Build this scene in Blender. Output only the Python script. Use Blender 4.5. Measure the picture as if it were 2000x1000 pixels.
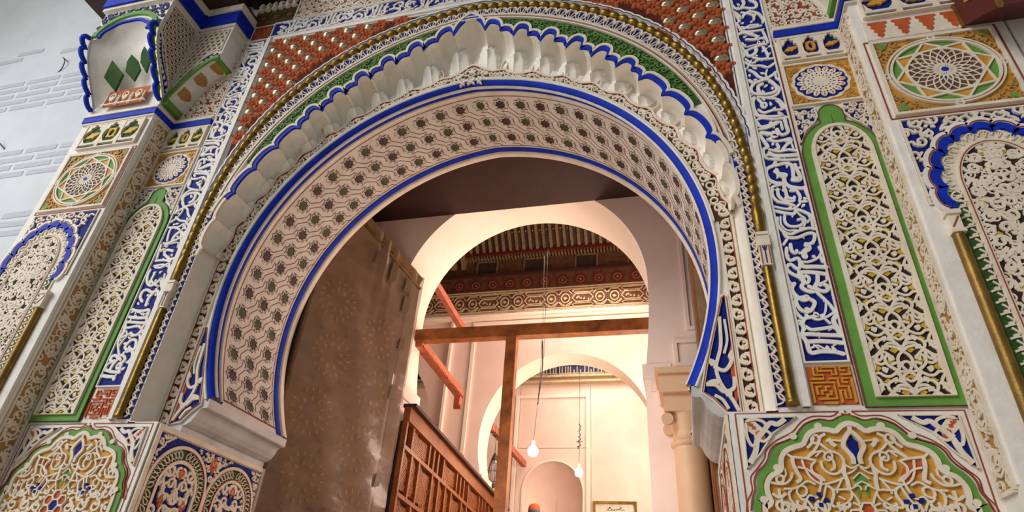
import bpy, math, random
import numpy as np
from mathutils import Matrix, Vector
for _o in list(bpy.data.objects): bpy.data.objects.remove(_o)
S=0.6; ZO=2.6                      # modelling unit -> metres, height of the datum line
rng=random.Random(7)
PI=math.pi
sc=bpy.context.scene; COL=sc.collection
def W(a):
    a=np.asarray(a,float)*S; a=a.copy(); a[...,2]+=ZO; return a
# ---------------------------------------------------------------- camera
cd=bpy.data.cameras.new('camera'); cam=bpy.data.objects.new('camera',cd); COL.objects.link(cam)
cd.sensor_width=36; cd.lens=36*1199.2/2000; cd.clip_start=.05; cd.clip_end=200
_f=Vector((-0.23831064,0.81073858,0.53470646)); _r=Vector((0.96803805,0.24260794,0.0635903)); _u=Vector((0.07816893,-0.53277044,0.84264184))
cam.matrix_world=Matrix.Translation(Vector(W([2.30780629,-5,-1.66484117])))@Matrix((( _r.x,_u.x,-_f.x),(_r.y,_u.y,-_f.y),(_r.z,_u.z,-_f.z))).to_4x4()
sc.camera=cam
# ---------------------------------------------------------------- world, sun, large lights, exposure
sc.view_settings.view_transform='Standard'; sc.view_settings.look='None'; sc.view_settings.gamma=1
sc.view_settings.use_curve_mapping=False; sc.view_settings.exposure=-0.75
wd=bpy.data.worlds.new('sky'); sc.world=wd; wd.use_nodes=True
bg=wd.node_tree.nodes['Background']; bg.inputs[0].default_value=(0.86,0.93,1.0,1); bg.inputs[1].default_value=0.36
def light(name,kind,loc,energy,color,size=1,target=None,sizey=None,angle=None):
    l=bpy.data.lights.new(name,kind); l.energy=energy; l.color=color
    if kind=='AREA':
        l.shape='RECTANGLE'; l.size=size; l.size_y=sizey or size
    elif kind=='POINT': l.shadow_soft_size=size
    if angle is not None: l.angle=angle
    o=bpy.data.objects.new(name,l); COL.objects.link(o); o.location=loc
    if target is not None:
        o.rotation_euler=(Vector(target)-Vector(loc)).to_track_quat('-Z','Y').to_euler()
    return o
light('sun','SUN',(-6,-8,9),2.5,(1.0,0.965,0.92),target=(0,0,3.2),angle=math.radians(26))
light('courtyard_daylight','AREA',W([-9.5,-5.5,4.0]),270,(0.88,0.95,1.0),5,W([-3.0,0,2.0]),5)
light('unseen_hall_light','AREA',W([0.6,6.4,5.6]),60,(1.0,0.78,0.66),1.6,W([0.2,6.2,0]))  # unseen warm light added to brighten the hall from above
light('unseen_hall_light','AREA',W([3.2,5.6,2.0]),150,(1.0,0.80,0.70),1.6,W([-2.0,4.8,3.2]))  # unseen light on the right, brightens the left of the inner arch
light('unseen_hall_light','AREA',W([2.6,7.2,1.0]),40,(1.0,0.80,0.70),1.2,W([2.0,4.4,3.0]))  # unseen light aimed at the back of the inner arch
light('unseen_prayer_light','AREA',W([0.4,10.2,5.6]),85,(1.0,0.84,0.70),1.4,W([0,10.2,0]))  # unseen warm light added high in the prayer room
light('unseen_prayer_light','AREA',W([2.6,9.6,2.2]),50,(1.0,0.84,0.70),1.2,W([-1.0,11.9,2.2]))  # unseen light added to brighten the far wall
light('unseen_vestibule_light','AREA',W([0.2,1.98,-0.4]),30,(1.0,0.80,0.70),0.8,W([0.6,3.6,1.6]))  # unseen light added to brighten the inner arch wall
# ---------------------------------------------------------------- materials
def hx(h):
    h=h.lstrip('#'); c=[int(h[i:i+2],16)/255 for i in (0,2,4)]
    return tuple(x/12.92 if x<=.04045 else ((x+.055)/1.055)**2.4 for x in c)
MATS={}
def mat(name,col,rough=.75,metal=0,var=.12,scale=9.,bump=.15,bscale=60.,emit=None,col2=None,coat=0,trans=0,stretch=None,spec=None):
    m=bpy.data.materials.new(name); m.use_nodes=True; nt=m.node_tree; b=nt.nodes['Principled BSDF']
    c=hx(col); tc=nt.nodes.new('ShaderNodeTexCoord'); co=tc.outputs['Object']
    if stretch:
        mp=nt.nodes.new('ShaderNodeMapping'); mp.inputs['Scale'].default_value=stretch; nt.links.new(co,mp.inputs['Vector']); co=mp.outputs['Vector']
    nz=nt.nodes.new('ShaderNodeTexNoise'); nz.inputs['Scale'].default_value=scale; nz.inputs['Detail'].default_value=6; nz.inputs['Roughness'].default_value=.62
    nt.links.new(co,nz.inputs['Vector'])
    rp=nt.nodes.new('ShaderNodeValToRGB'); e=rp.color_ramp.elements
    d=hx(col2) if col2 else tuple(x*(1-var*1.6) for x in c)
    e[0].position=.30; e[0].color=(*d,1); e[1].position=.62; e[1].color=(*c,1)
    nt.links.new(nz.outputs[0],rp.inputs[0]); nt.links.new(rp.outputs[0],b.inputs['Base Color'])
    b.inputs['Roughness'].default_value=rough; b.inputs['Metallic'].default_value=metal
    if spec is not None: b.inputs['Specular IOR Level'].default_value=spec
    if coat: b.inputs['Coat Weight'].default_value=coat; b.inputs['Coat Roughness'].default_value=.15
    if trans: b.inputs['Transmission Weight'].default_value=trans
    if bump:
        n2=nt.nodes.new('ShaderNodeTexNoise'); n2.inputs['Scale'].default_value=bscale; n2.inputs['Detail'].default_value=4
        nt.links.new(co,n2.inputs['Vector']); bp=nt.nodes.new('ShaderNodeBump'); bp.inputs['Strength'].default_value=bump; bp.inputs['Distance'].default_value=.01
        nt.links.new(n2.outputs[0],bp.inputs['Height']); nt.links.new(bp.outputs[0],b.inputs['Normal'])
    if emit:
        b.inputs['Emission Color'].default_value=(*hx(col),1); b.inputs['Emission Strength'].default_value=emit
    MATS[name]=m; return m
CR=mat('cream plaster','#e9dcc9',col2='#d8c6ae',var=.1); WH=mat('white plaster','#eee8df',col2='#dfd6ca')
SH=mat('shell plaster','#fbf4e8',col2='#f2e7d4',rough=.55,bump=.1)
BL=mat('cobalt paint','#0a30b8',rough=.6,col2='#072690',spec=.2); DB=mat('ultramarine ground','#0a1f86',rough=.7,col2='#06165e',spec=.2)
GR=mat('green paint','#6a9a42',rough=.6,col2='#5c8a38',spec=.25); GD=mat('deep green paint','#34591f',rough=.7,col2='#284616',spec=.25); GL=mat('relief green paint','#5f8640',rough=.7,spec=.25)
OC=mat('ochre ground','#d59a2e',rough=.65,col2='#b87f20'); OG=mat('tan ochre ground','#b98a48',rough=.7,col2='#a2753a')
TE=mat('terracotta ground','#5e2412',rough=.85,col2='#48190c',spec=.2); TR=mat('terracotta relief','#b45c36',rough=.75,col2='#9c4a26',spec=.2)
OR=mat('orange paint','#c65f30',rough=.7,col2='#a84c22',spec=.25); YE=mat('yellow paint','#cfae2a',rough=.6,col2='#b08e18')
DK=mat('hollow shade','#33231a',rough=.9,col2='#20140e'); BR=mat('brown ground','#6e4a34',rough=.85,col2='#4e3424')
RL=mat('red line','#9c3f1e',rough=.7); NL=mat('navy line','#16225e',rough=.6); BN=mat('brown line','#7d4a34',rough=.8)
GO=mat('gold leaf','#92712f',rough=.36,metal=.85,col2='#64501f',bump=.25,bscale=35); GT=mat('gilt wood','#93702f',rough=.42,metal=.6,col2='#6e5220')
BZ=mat('bronze bosses','#c9bb9c',rough=.22,metal=.85,col2='#86704c')
SO=mat('soffit plaster','#d9d2c8',rough=.75,col2='#c8bfb3',var=.1); CT=mat('beige column plaster','#d6b08c',rough=.5,col2='#c9a27e',scale=3,bump=.05)
OL=mat('olive hollow','#4a4a22',rough=.6,col2='#2c2c14'); MR=mat('maroon hollow','#4a2a1e',rough=.6,col2='#2c160e')
STN=mat('impost stone','#c9c6c6',rough=.55,col2='#aeaaa8',scale=5)
IW=mat('warm interior plaster','#efd8cc',rough=.7,col2='#e9cdbf',scale=3,bump=.06); IA=mat('arch plaster','#f6e8d8',rough=.65,col2='#f1dfcb',scale=3,bump=.05)
WO=mat('red brown wood','#ab6426',rough=.5,col2='#6a3410',scale=7,stretch=(1,1,1),bump=.2); WR=mat('salmon painted beam','#b5654a',rough=.6,col2='#9c4a34')
WD=mat('dark cedar','#351309',rough=.6,col2='#220a05',scale=5); WS=mat('screen wood','#8a4a18',rough=.42,col2='#6e340c',scale=6,bump=.15)
WP=mat('painted cedar','#5a3c1e',rough=.6,col2='#3a1c0e',scale=14); WG=mat('grey green rib paint','#7c6a44',rough=.6,col2='#4c3a22',scale=30)
CW=mat('carved frieze plaster','#c9b692',rough=.7,col2='#a8926c',scale=20)
BW=mat('courtyard wall','#cfd0d1',rough=.85,col2='#c2c4c6',scale=2,bump=.08); BK=mat('grey painted brick','#b9bbbe',rough=.85,col2='#adb0b4',scale=20)
MT=mat('dull metal','#5a5450',rough=.5,metal=.5); GLS=mat('lantern glass','#dfe6e6',rough=.08,trans=.85,bump=0)
FLR=mat('stone paving','#d6cab6',rough=.7,scale=3); PAP=mat('certificate paper','#ece6d6',rough=.8,bump=0)
INK=mat('ink','#5a5248',rough=.8,bump=0); ORC=mat('orange knit cap','#f0652a',rough=.9); GYC=mat('grey cap band','#6e6a78',rough=.9)
SK=mat('skin','#5a3626',rough=.55,bump=.05); CLO=mat('blue grey coat','#3c4254',rough=.9); HR=mat('dark hair','#1a1210',rough=.8)
BULB=mat('lit bulb','#ffe6b8',emit=60,bump=0)
# translucent dusty plastic sheet over the carved door
def plastic():
    m=bpy.data.materials.new('dusty plastic sheet'); m.use_nodes=True; nt=m.node_tree; b=nt.nodes['Principled BSDF']
    tc=nt.nodes.new('ShaderNodeTexCoord'); mp=nt.nodes.new('ShaderNodeMapping'); mp.inputs['Scale'].default_value=(2.,2.,5.)
    mp.inputs['Rotation'].default_value=(.5,0,0)
    nt.links.new(tc.outputs['Object'],mp.inputs['Vector']); n=nt.nodes.new('ShaderNodeTexNoise'); n.inputs['Scale'].default_value=2.2; n.inputs['Detail'].default_value=5
    nt.links.new(mp.outputs[0],n.inputs['Vector']); r=nt.nodes.new('ShaderNodeValToRGB'); r.color_ramp.elements[0].color=(*hx('#6e5442'),1); r.color_ramp.elements[1].color=(*hx('#a08068'),1)
    nt.links.new(n.outputs[0],r.inputs[0]); nt.links.new(r.outputs[0],b.inputs['Base Color']); b.inputs['Roughness'].default_value=.2
    b.inputs['Alpha'].default_value=.60; b.inputs['Coat Weight'].default_value=.4
    bp=nt.nodes.new('ShaderNodeBump'); bp.inputs['Strength'].default_value=.35; bp.inputs['Distance'].default_value=.03
    nt.links.new(n.outputs[0],bp.inputs['Height']); nt.links.new(bp.outputs[0],b.inputs['Normal'])
    return m
PLS=plastic()
# ---------------------------------------------------------------- mesh builder
class MB:
    def __init__(s): s.v=[]; s.n=0; s.l=[]; s.t=[]; s.m=[]; s.sm=[]
    def add(s,V,F,mi=0,smooth=False):
        V=np.asarray(V,float).reshape(-1,3); F=np.asarray(F,int)
        if F.ndim==1: F=F[None]
        s.v.append(V); s.l.append((F+s.n).ravel()); s.t.append(np.full(len(F),F.shape[1])); s.m.append(np.full(len(F),mi)); s.sm.append(np.full(len(F),smooth)); s.n+=len(V)
    def mark(s): s.mk=getattr(s,'mk',[])+[len(s.v)]
    def pieces(s):
        mk=[0]+[k for k in getattr(s,'mk',[]) if 0<k<len(s.v)]+[len(s.v)]; mk=sorted(set(mk)); st=np.concatenate([[0],np.cumsum([len(v) for v in s.v])]); out=[]
        for a,b in zip(mk[:-1],mk[1:]):
            m=MB(); m.v=s.v[a:b]; m.l=[l-st[a] for l in s.l[a:b]]; m.t=s.t[a:b]; m.m=s.m[a:b]; m.sm=s.sm[a:b]; out.append(m)
        return out
    def mesh(s,name,mats,off=(0,0,0),world=True):
        V=np.concatenate(s.v); V=W(V)-np.asarray(off) if world else V
        me=bpy.data.meshes.new(name); L=np.concatenate(s.l); T=np.concatenate(s.t)
        me.vertices.add(len(V)); me.vertices.foreach_set('co',V.ravel()); me.loops.add(len(L)); me.loops.foreach_set('vertex_index',L)
        me.polygons.add(len(T)); st=np.concatenate([[0],np.cumsum(T)[:-1]]); me.polygons.foreach_set('loop_start',st); me.polygons.foreach_set('loop_total',T)
        me.polygons.foreach_set('material_index',np.concatenate(s.m)); me.polygons.foreach_set('use_smooth',np.concatenate(s.sm))
        for m in (mats if isinstance(mats,(list,tuple)) else [mats]): me.materials.append(m)
        me.update(calc_edges=True); return me
WP_={}
def props(o,label=None,cat=None,group=None,kind=None):
    if label: o['label']=label
    if cat: o['category']=cat
    if group: o['group']=group
    if kind: o['kind']=kind
    return o
def thing(name,label,cat,loc,group=None,kind=None):
    o=bpy.data.objects.new(name,None); COL.objects.link(o); p=W(loc); o.location=p; WP_[o.name]=p; o.empty_display_size=.1
    return props(o,label,cat,group,kind)
def obj(name,M,mats,parent=None,label=None,cat=None,group=None,kind=None):
    if not M.v: return None
    if parent is not None: off=WP_[parent.name]
    else:
        V=W(np.concatenate(M.v)); off=np.array([(V[:,0].min()+V[:,0].max())/2,(V[:,1].min()+V[:,1].max())/2,V[:,2].min()])
    o=bpy.data.objects.new(name,M.mesh(name,mats,off)); COL.objects.link(o); WP_[o.name]=off
    if parent is not None: o.parent=parent
    else: o.location=off
    return props(o,label,cat,group,kind)
def objs(name,M,mats,parent,**k):
    for m in M.pieces(): obj(name,m,mats,parent,**k)
def inst(name,me,parent,mw,label=None):
    """mw: world matrix in metres; the parent has only a translation"""
    o=bpy.data.objects.new(name,me); COL.objects.link(o); o.parent=parent
    o.matrix_local=Matrix.Translation(-Vector(WP_[parent.name]))@mw
    WP_[o.name]=WP_[parent.name]
    if label: o['label']=label
    return o
# surface maps: (u,v,h) -> xyz, h is height out of the surface
def FR(y0=0.): return lambda P: np.stack([P[:,0],y0-P[:,2],P[:,1]],1)
def SX(x0,sg): return lambda P: np.stack([x0+sg*P[:,2],P[:,0],P[:,1]],1)      # side face, u = y, outward sg
def ribbon(M,pts,w,h,mp,base=0.,mi=0,closed=False,taper=False):
    M.mark()
    h=h*(1+rng.uniform(-.07,.07))
    p=np.asarray(pts,float); n=len(p)
    if n<2: return
    d=np.empty_like(p); 
    if closed: d=np.roll(p,-1,0)-np.roll(p,1,0)
    else: d[1:-1]=p[2:]-p[:-2]; d[0]=p[1]-p[0]; d[-1]=p[-1]-p[-2]
    L=np.hypot(d[:,0],d[:,1]); L[L==0]=1; nx=np.stack([-d[:,1]/L,d[:,0]/L],1)
    ww=np.full(n,w/2.) if np.isscalar(w) else np.asarray(w)/2.
    if taper: ww=ww*np.sin(np.linspace(.12,1,n)*PI*.94)**.6
    A=p+nx*ww[:,None]; B=p-nx*ww[:,None]; hb=np.full(n,base); ht=np.full(n,base+h)
    V=np.concatenate([np.c_[A,ht],np.c_[B,ht],np.c_[A,hb],np.c_[B,hb]]); V=mp(V)
    i=np.arange(n if closed else n-1); j=(i+1)%n
    F=np.concatenate([np.stack([i,j,j+n,i+n],1),np.stack([i+2*n,j+2*n,j,i],1),np.stack([i+n,j+n,j+3*n,i+3*n],1)])
    if not closed: F=np.concatenate([F,[[0,n,3*n,2*n],[n-1,3*n-1,4*n-1,2*n-1]]])
    M.add(V,F,mi)
def plate(M,out,h,mp,base=0.,mi=0,smi=None):
    M.mark()
    h=h*(1+rng.uniform(-.03,.03))
    p=np.asarray(out,float); n=len(p); V=mp(np.concatenate([np.c_[p,np.full(n,base+h)],np.c_[p,np.full(n,base)]]))
    M.add(V,np.arange(n),mi); i=np.arange(n); j=(i+1)%n
    M.add(V,np.stack([i+n,j+n,j,i],1),mi if smi is None else smi)
def ringp(M,a,b,h,mp,base=0.,mi=0,closed=True):
    a=np.asarray(a,float); b=np.asarray(b,float); n=len(a); H=np.full(n,base+h); Z=np.full(n,base)
    V=mp(np.concatenate([np.c_[a,H],np.c_[b,H],np.c_[a,Z],np.c_[b,Z]])); i=np.arange(n if closed else n-1); j=(i+1)%n
    M.add(V,np.concatenate([np.stack([i,j,j+n,i+n],1),np.stack([i+2*n,j+2*n,j,i],1),np.stack([i+n,j+n,j+3*n,i+3*n],1)]),mi)
def rect(M,u0,v0,u1,v1,h,mp,base=0.,mi=0): plate(M,[(u0,v0),(u1,v0),(u1,v1),(u0,v1)],h,mp,base,mi)
def frame(M,u0,v0,u1,v1,w,h,mp,base=0.,mi=0):
    ringp(M,[(u0,v0),(u1,v0),(u1,v1),(u0,v1)],[(u0+w,v0+w),(u1-w,v0+w),(u1-w,v1-w),(u0+w,v1-w)],h,mp,base,mi)
def box(M,x0,x1,y0,y1,z0,z1,mi=0):
    M.mark()
    V=[(x,y,z) for x in (x0,x1) for y in (y0,y1) for z in (z0,z1)]
    M.add(V,[[0,1,3,2],[4,6,7,5],[0,4,5,1],[2,3,7,6],[0,2,6,4],[1,5,7,3]],mi)
def grid(M,P,mi=0,smooth=True):
    a,b=P.shape[:2]; I=np.arange(a*b).reshape(a,b)
    M.add(P.reshape(-1,3),np.stack([I[:-1,:-1],I[1:,:-1],I[1:,1:],I[:-1,1:]],-1).reshape(-1,4),mi,smooth)
def tube(M,pts,r,n=8,mi=0,smooth=True,cap=True):
    M.mark()
    p=np.asarray(pts,float); k=len(p); rr=np.full(k,r) if np.isscalar(r) else np.asarray(r)
    P=np.empty((k,n+1,3)); 
    for i in range(k):
        t=p[min(i+1,k-1)]-p[max(i-1,0)]; t=t/np.linalg.norm(t); a=np.cross(t,[0,0,1.]); 
        if np.linalg.norm(a)<.05: a=np.cross(t,[1.,0,0])
        a/=np.linalg.norm(a); b=np.cross(t,a); th=np.linspace(0,2*PI,n+1)
        P[i]=p[i]+rr[i]*(np.cos(th)[:,None]*a+np.sin(th)[:,None]*b)
    grid(M,P,mi,smooth)
    if cap: M.add(P[0,:-1],np.arange(n),mi); M.add(P[-1,:-1],np.arange(n),mi)
def lathe(M,prof,c,n=24,mi=0,smooth=True,sx=1.,sy=1.):
    th=np.linspace(0,2*PI,n+1); P=np.array([[(c[0]+sx*r*np.cos(t),c[1]+sy*r*np.sin(t),c[2]+z) for t in th] for r,z in prof]); grid(M,P,mi,smooth)
def spline(pts,k=5,closed=False):
    p=np.asarray(pts,float); n=len(p)
    if n<3: return p
    q=np.concatenate([p[-1:],p,p[:2]]) if closed else np.concatenate([2*p[:1]-p[1:2],p,2*p[-1:]-p[-2:-1]])
    out=[]; t=np.linspace(0,1,k,endpoint=False)[:,None]
    for i in range(n if closed else n-1):
        a,b,c,d=q[i:i+4]; out.append(.5*((2*b)+(c-a)*t+(2*a-5*b+4*c-d)*t*t+(3*b-a-3*c+d)*t**3))
    if not closed: out.append(p[-1:])
    return np.concatenate(out)
def parse(s):
    o=[]
    for a in s.split(';'):
        q=a.split(' '); o.append((np.array([[int(v)/1000. for v in x.split(',')] for x in q[1:]]),int(q[0])/1000.))
    return o
def spiral(cx,cy,R,a0,turns=1.35,sg=1,n=14,r1=.22):
    t=np.linspace(0,1,n); r=R*(1-(1-r1)*t**.8); a=a0+sg*t*turns*2*PI
    return np.stack([cx+r*np.cos(a),cy+r*np.sin(a)],1)
def leaf(x,y,a,L,Wd):
    c,s=math.cos(a),math.sin(a); q=[(0,0),(.3,.5),(.55,.42),(1,0),(.55,-.42),(.3,-.5)]
    return [(x+c*u*L-s*v*Wd,y+s*u*L+c*v*Wd) for u,v in q]
def clipadd(M,pts,w,h,mp,inside,base=0.,mi=0,taper=False):
    p=np.asarray(pts,float)
    if inside is None: return ribbon(M,p,w,h,mp,base,mi,taper=taper)
    k=inside(p[:,0],p[:,1]); i=0; n=len(p)
    while i<n:
        if k[i]:
            j=i
            while j+1<n and k[j+1]: j+=1
            if j>i: ribbon(M,p[i:j+1],w,h,mp,base,mi)
            i=j+1
        else: i+=1
def fill(M,u0,u1,v0,v1,p,w,h,mp,inside=None,base=0.,mi=0,sym=None,seed=1,leaves=True,jit=.12):
    """arabesque web of scrolls, stems and leaves on a hexagonal grid; sym = mirror axis u"""
    r=random.Random(seed); row=0; v=v0+p*.35; segs=[]; lv=[]
    uu1=u1 if sym is None else sym
    while v<v1:
        off=0 if row%2==0 else p*.5; u=u0+off+p*.2
        while u<uu1+p*.3:
            x=u+r.uniform(-jit,jit)*p; y=v+r.uniform(-jit,jit)*p; sg=1 if (row+int(u/p*2))%2 else -1; a=r.uniform(0,2*PI)
            segs.append(spiral(x,y,p*.43,a,1.25,sg)); 
            e=segs[-1][-1]; lv.append(leaf(e[0],e[1],a+sg*.6,p*.32,p*.26))
            b=a+PI; x2=x+p*.43*math.cos(a); y2=y+p*.43*math.sin(a)
            c=a+sg*1.1; segs.append(spline([(x2,y2),(x2+p*.28*math.cos(c-sg*.8),y2+p*.28*math.sin(c-sg*.8)),(x2+p*.55*math.cos(c-sg*1.8),y2+p*.55*math.sin(c-sg*1.8))],4))
            d=r.uniform(0,2*PI); lv.append(leaf(x+p*.47*math.cos(d),y+p*.47*math.sin(d),d+1.2,p*.3,p*.22))
            u+=p
        v+=p*.8; row+=1
    for s in segs:
        clipadd(M,s,w,h,mp,inside,base,mi)
        if sym is not None: q=s.copy(); q[:,0]=2*sym-q[:,0]; clipadd(M,q,w,h,mp,inside,base,mi)
    if leaves:
        for l in lv:
            for q in ([np.array(l)] if sym is None else [np.array(l),np.array(l)*[-1,1]+[2*sym,0]]):
                if inside is None or inside(q[:,0],q[:,1]).all(): plate(M,q,h*.9,mp,base,mi)
def lattice(M,u0,u1,v0,v1,w,h,mp,inside=None,base=0.,mi=0,ny=6,M2=None):
    """pierced palmette lattice mirrored about its centre line; cells repeat up the panel"""
    c=(u0+u1)/2; hw=(u1-u0)/2; P=(v1-v0)/ny
    cell=[[(0,0),(.18,.10),(.42,.12),(.62,.02),(.80,-.10),(1,-.14)],[(0,0),(.12,.2),(.3,.3),(.52,.3),(.66,.2),(.62,.08),(.5,.06)],
      [(0,.5),(.16,.42),(.2,.3),(.1,.16),(0,.1)],[(0,.5),(.2,.52),(.4,.6),(.55,.74),(.52,.88),(.38,.9),(.3,.8)],[(0,1),(.14,.9),(.2,.76),(.1,.6),(0,.5)],
      [(1,.0),(.86,.1),(.8,.24),(.88,.38),(1,.46)],[(1,.46),(.82,.5),(.66,.42),(.5,.42),(.34,.5),(.2,.62)],[(1,.5),(.9,.62),(.9,.78),(1,.9)],
      [(.55,.74),(.7,.7),(.85,.76),(1,.7)],[(.3,.3),(.24,.44),(.34,.58),(.46,.64)],[(0,.28),(.14,.34),(.28,.44),(.36,.5)],[(.66,.2),(.8,.24),(.92,.2),(1,.24)],
      [(.38,.9),(.54,1.0),(.7,.94),(.8,.84),(.78,.7)],[(0,.76),(.12,.72),(.3,.72),(.42,.68)],[(.1,.16),(.26,.2),(.4,.18),(.5,.06)],[(.62,.02),(.6,-.1),(.7,-.2),(.86,-.16)]]
    lf=[(.5,.06,2.2,.2),(.3,.8,.6,.22),(.34,.3,.4,.2),(.7,.55,2.8,.22),(.15,.62,1.2,.18),(.72,.86,-.5,.2),(.88,.1,1.9,.16)]
    for k in range(-1,ny+1):
        for s in (-1,1):
            for q in cell:
                p=spline(q,4); clipadd(M,np.stack([c+s*p[:,0]*hw,v0+(k+p[:,1])*P],1),w,h,mp,inside,base,mi)
            for x,y,a,L in lf:
                q=np.array(leaf(0,0,a,L*.5*P*1.3,.16*P)); q=q*[s,1]+[c+s*x*hw,v0+(k+y)*P]
                if inside is None or inside(q[:,0],q[:,1]).all(): plate(M,q,h*.9,mp,base,mi)
            if M2 is not None:
                for x,y in ((.22,.04),(.6,.3),(.4,.78),(.82,.62),(.1,.4)):
                    cx=c+s*x*hw; cy=v0+(k+y)*P; d=.045*P*2.2; q=np.array([(cx-d,cy),(cx,cy-d*.8),(cx+d,cy),(cx,cy+d*.8)])
                    if inside is None or inside(q[:,0],q[:,1]).all(): plate(M2,q,h*.45,mp,base,0)
def vine(M,L,Wd,pitch,w,h,mp,u0,v0,base=0.,mi=0,inside=None,flip=False,rings=True,MR_=None):
    """running scroll: circles with hooked leaves along v"""
    n=max(1,round(L/pitch)); p=L/n; cu=u0+Wd/2
    for k in range(n):
        cy=v0+(k+.5)*p; s=1 if (k%2)^flip else -1; R=min(p*.48,Wd*.44)
        a0=-PI/2
        clipadd(M,spiral(cu,cy,R,a0,1.1,s,16,.5),w,h,mp,inside,base,mi)
        plate(M,leaf(cu-s*R*.1,cy,PI/2 if s>0 else PI/2,R*.55,R*.6),h,mp,base,mi)
        clipadd(M,spline([(cu,cy-R),(cu-s*Wd*.28,cy-R*.75),(cu-s*Wd*.46,cy-R*.2)],4),w*.9,h,mp,inside,base,mi)
        clipadd(M,spline([(cu,cy+R),(cu+s*Wd*.26,cy+R*.85),(cu+s*Wd*.46,cy+R*.45)],4),w*.9,h,mp,inside,base,mi)
        plate(M,leaf(cu+s*Wd*.15,cy+R*.9,.4 if s>0 else PI-.4,Wd*.3,Wd*.16),h,mp,base,mi)
        if MR_ is not None: plate(MR_,leaf(cu-R*.2,cy-R*.1,0.8,R*.4,R*.4),h*.5,mp,base,0)
def inpoly(poly):
    P=np.asarray(poly,float)
    def f(x,y):
        x=np.asarray(x); y=np.asarray(y); c=np.zeros(x.shape,bool); n=len(P)
        for i in range(n):
            x1,y1=P[i]; x2,y2=P[(i+1)%n]
            if y1==y2: continue
            k=((y1>y)!=(y2>y))&(x<(x2-x1)*(y-y1)/(y2-y1)+x1); c^=k
        return c
    return f
def polyoff(P,s):            # shrink towards centroid-ish by scaling
    P=np.asarray(P,float); c=P.mean(0); return c+(P-c)*s
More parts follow.
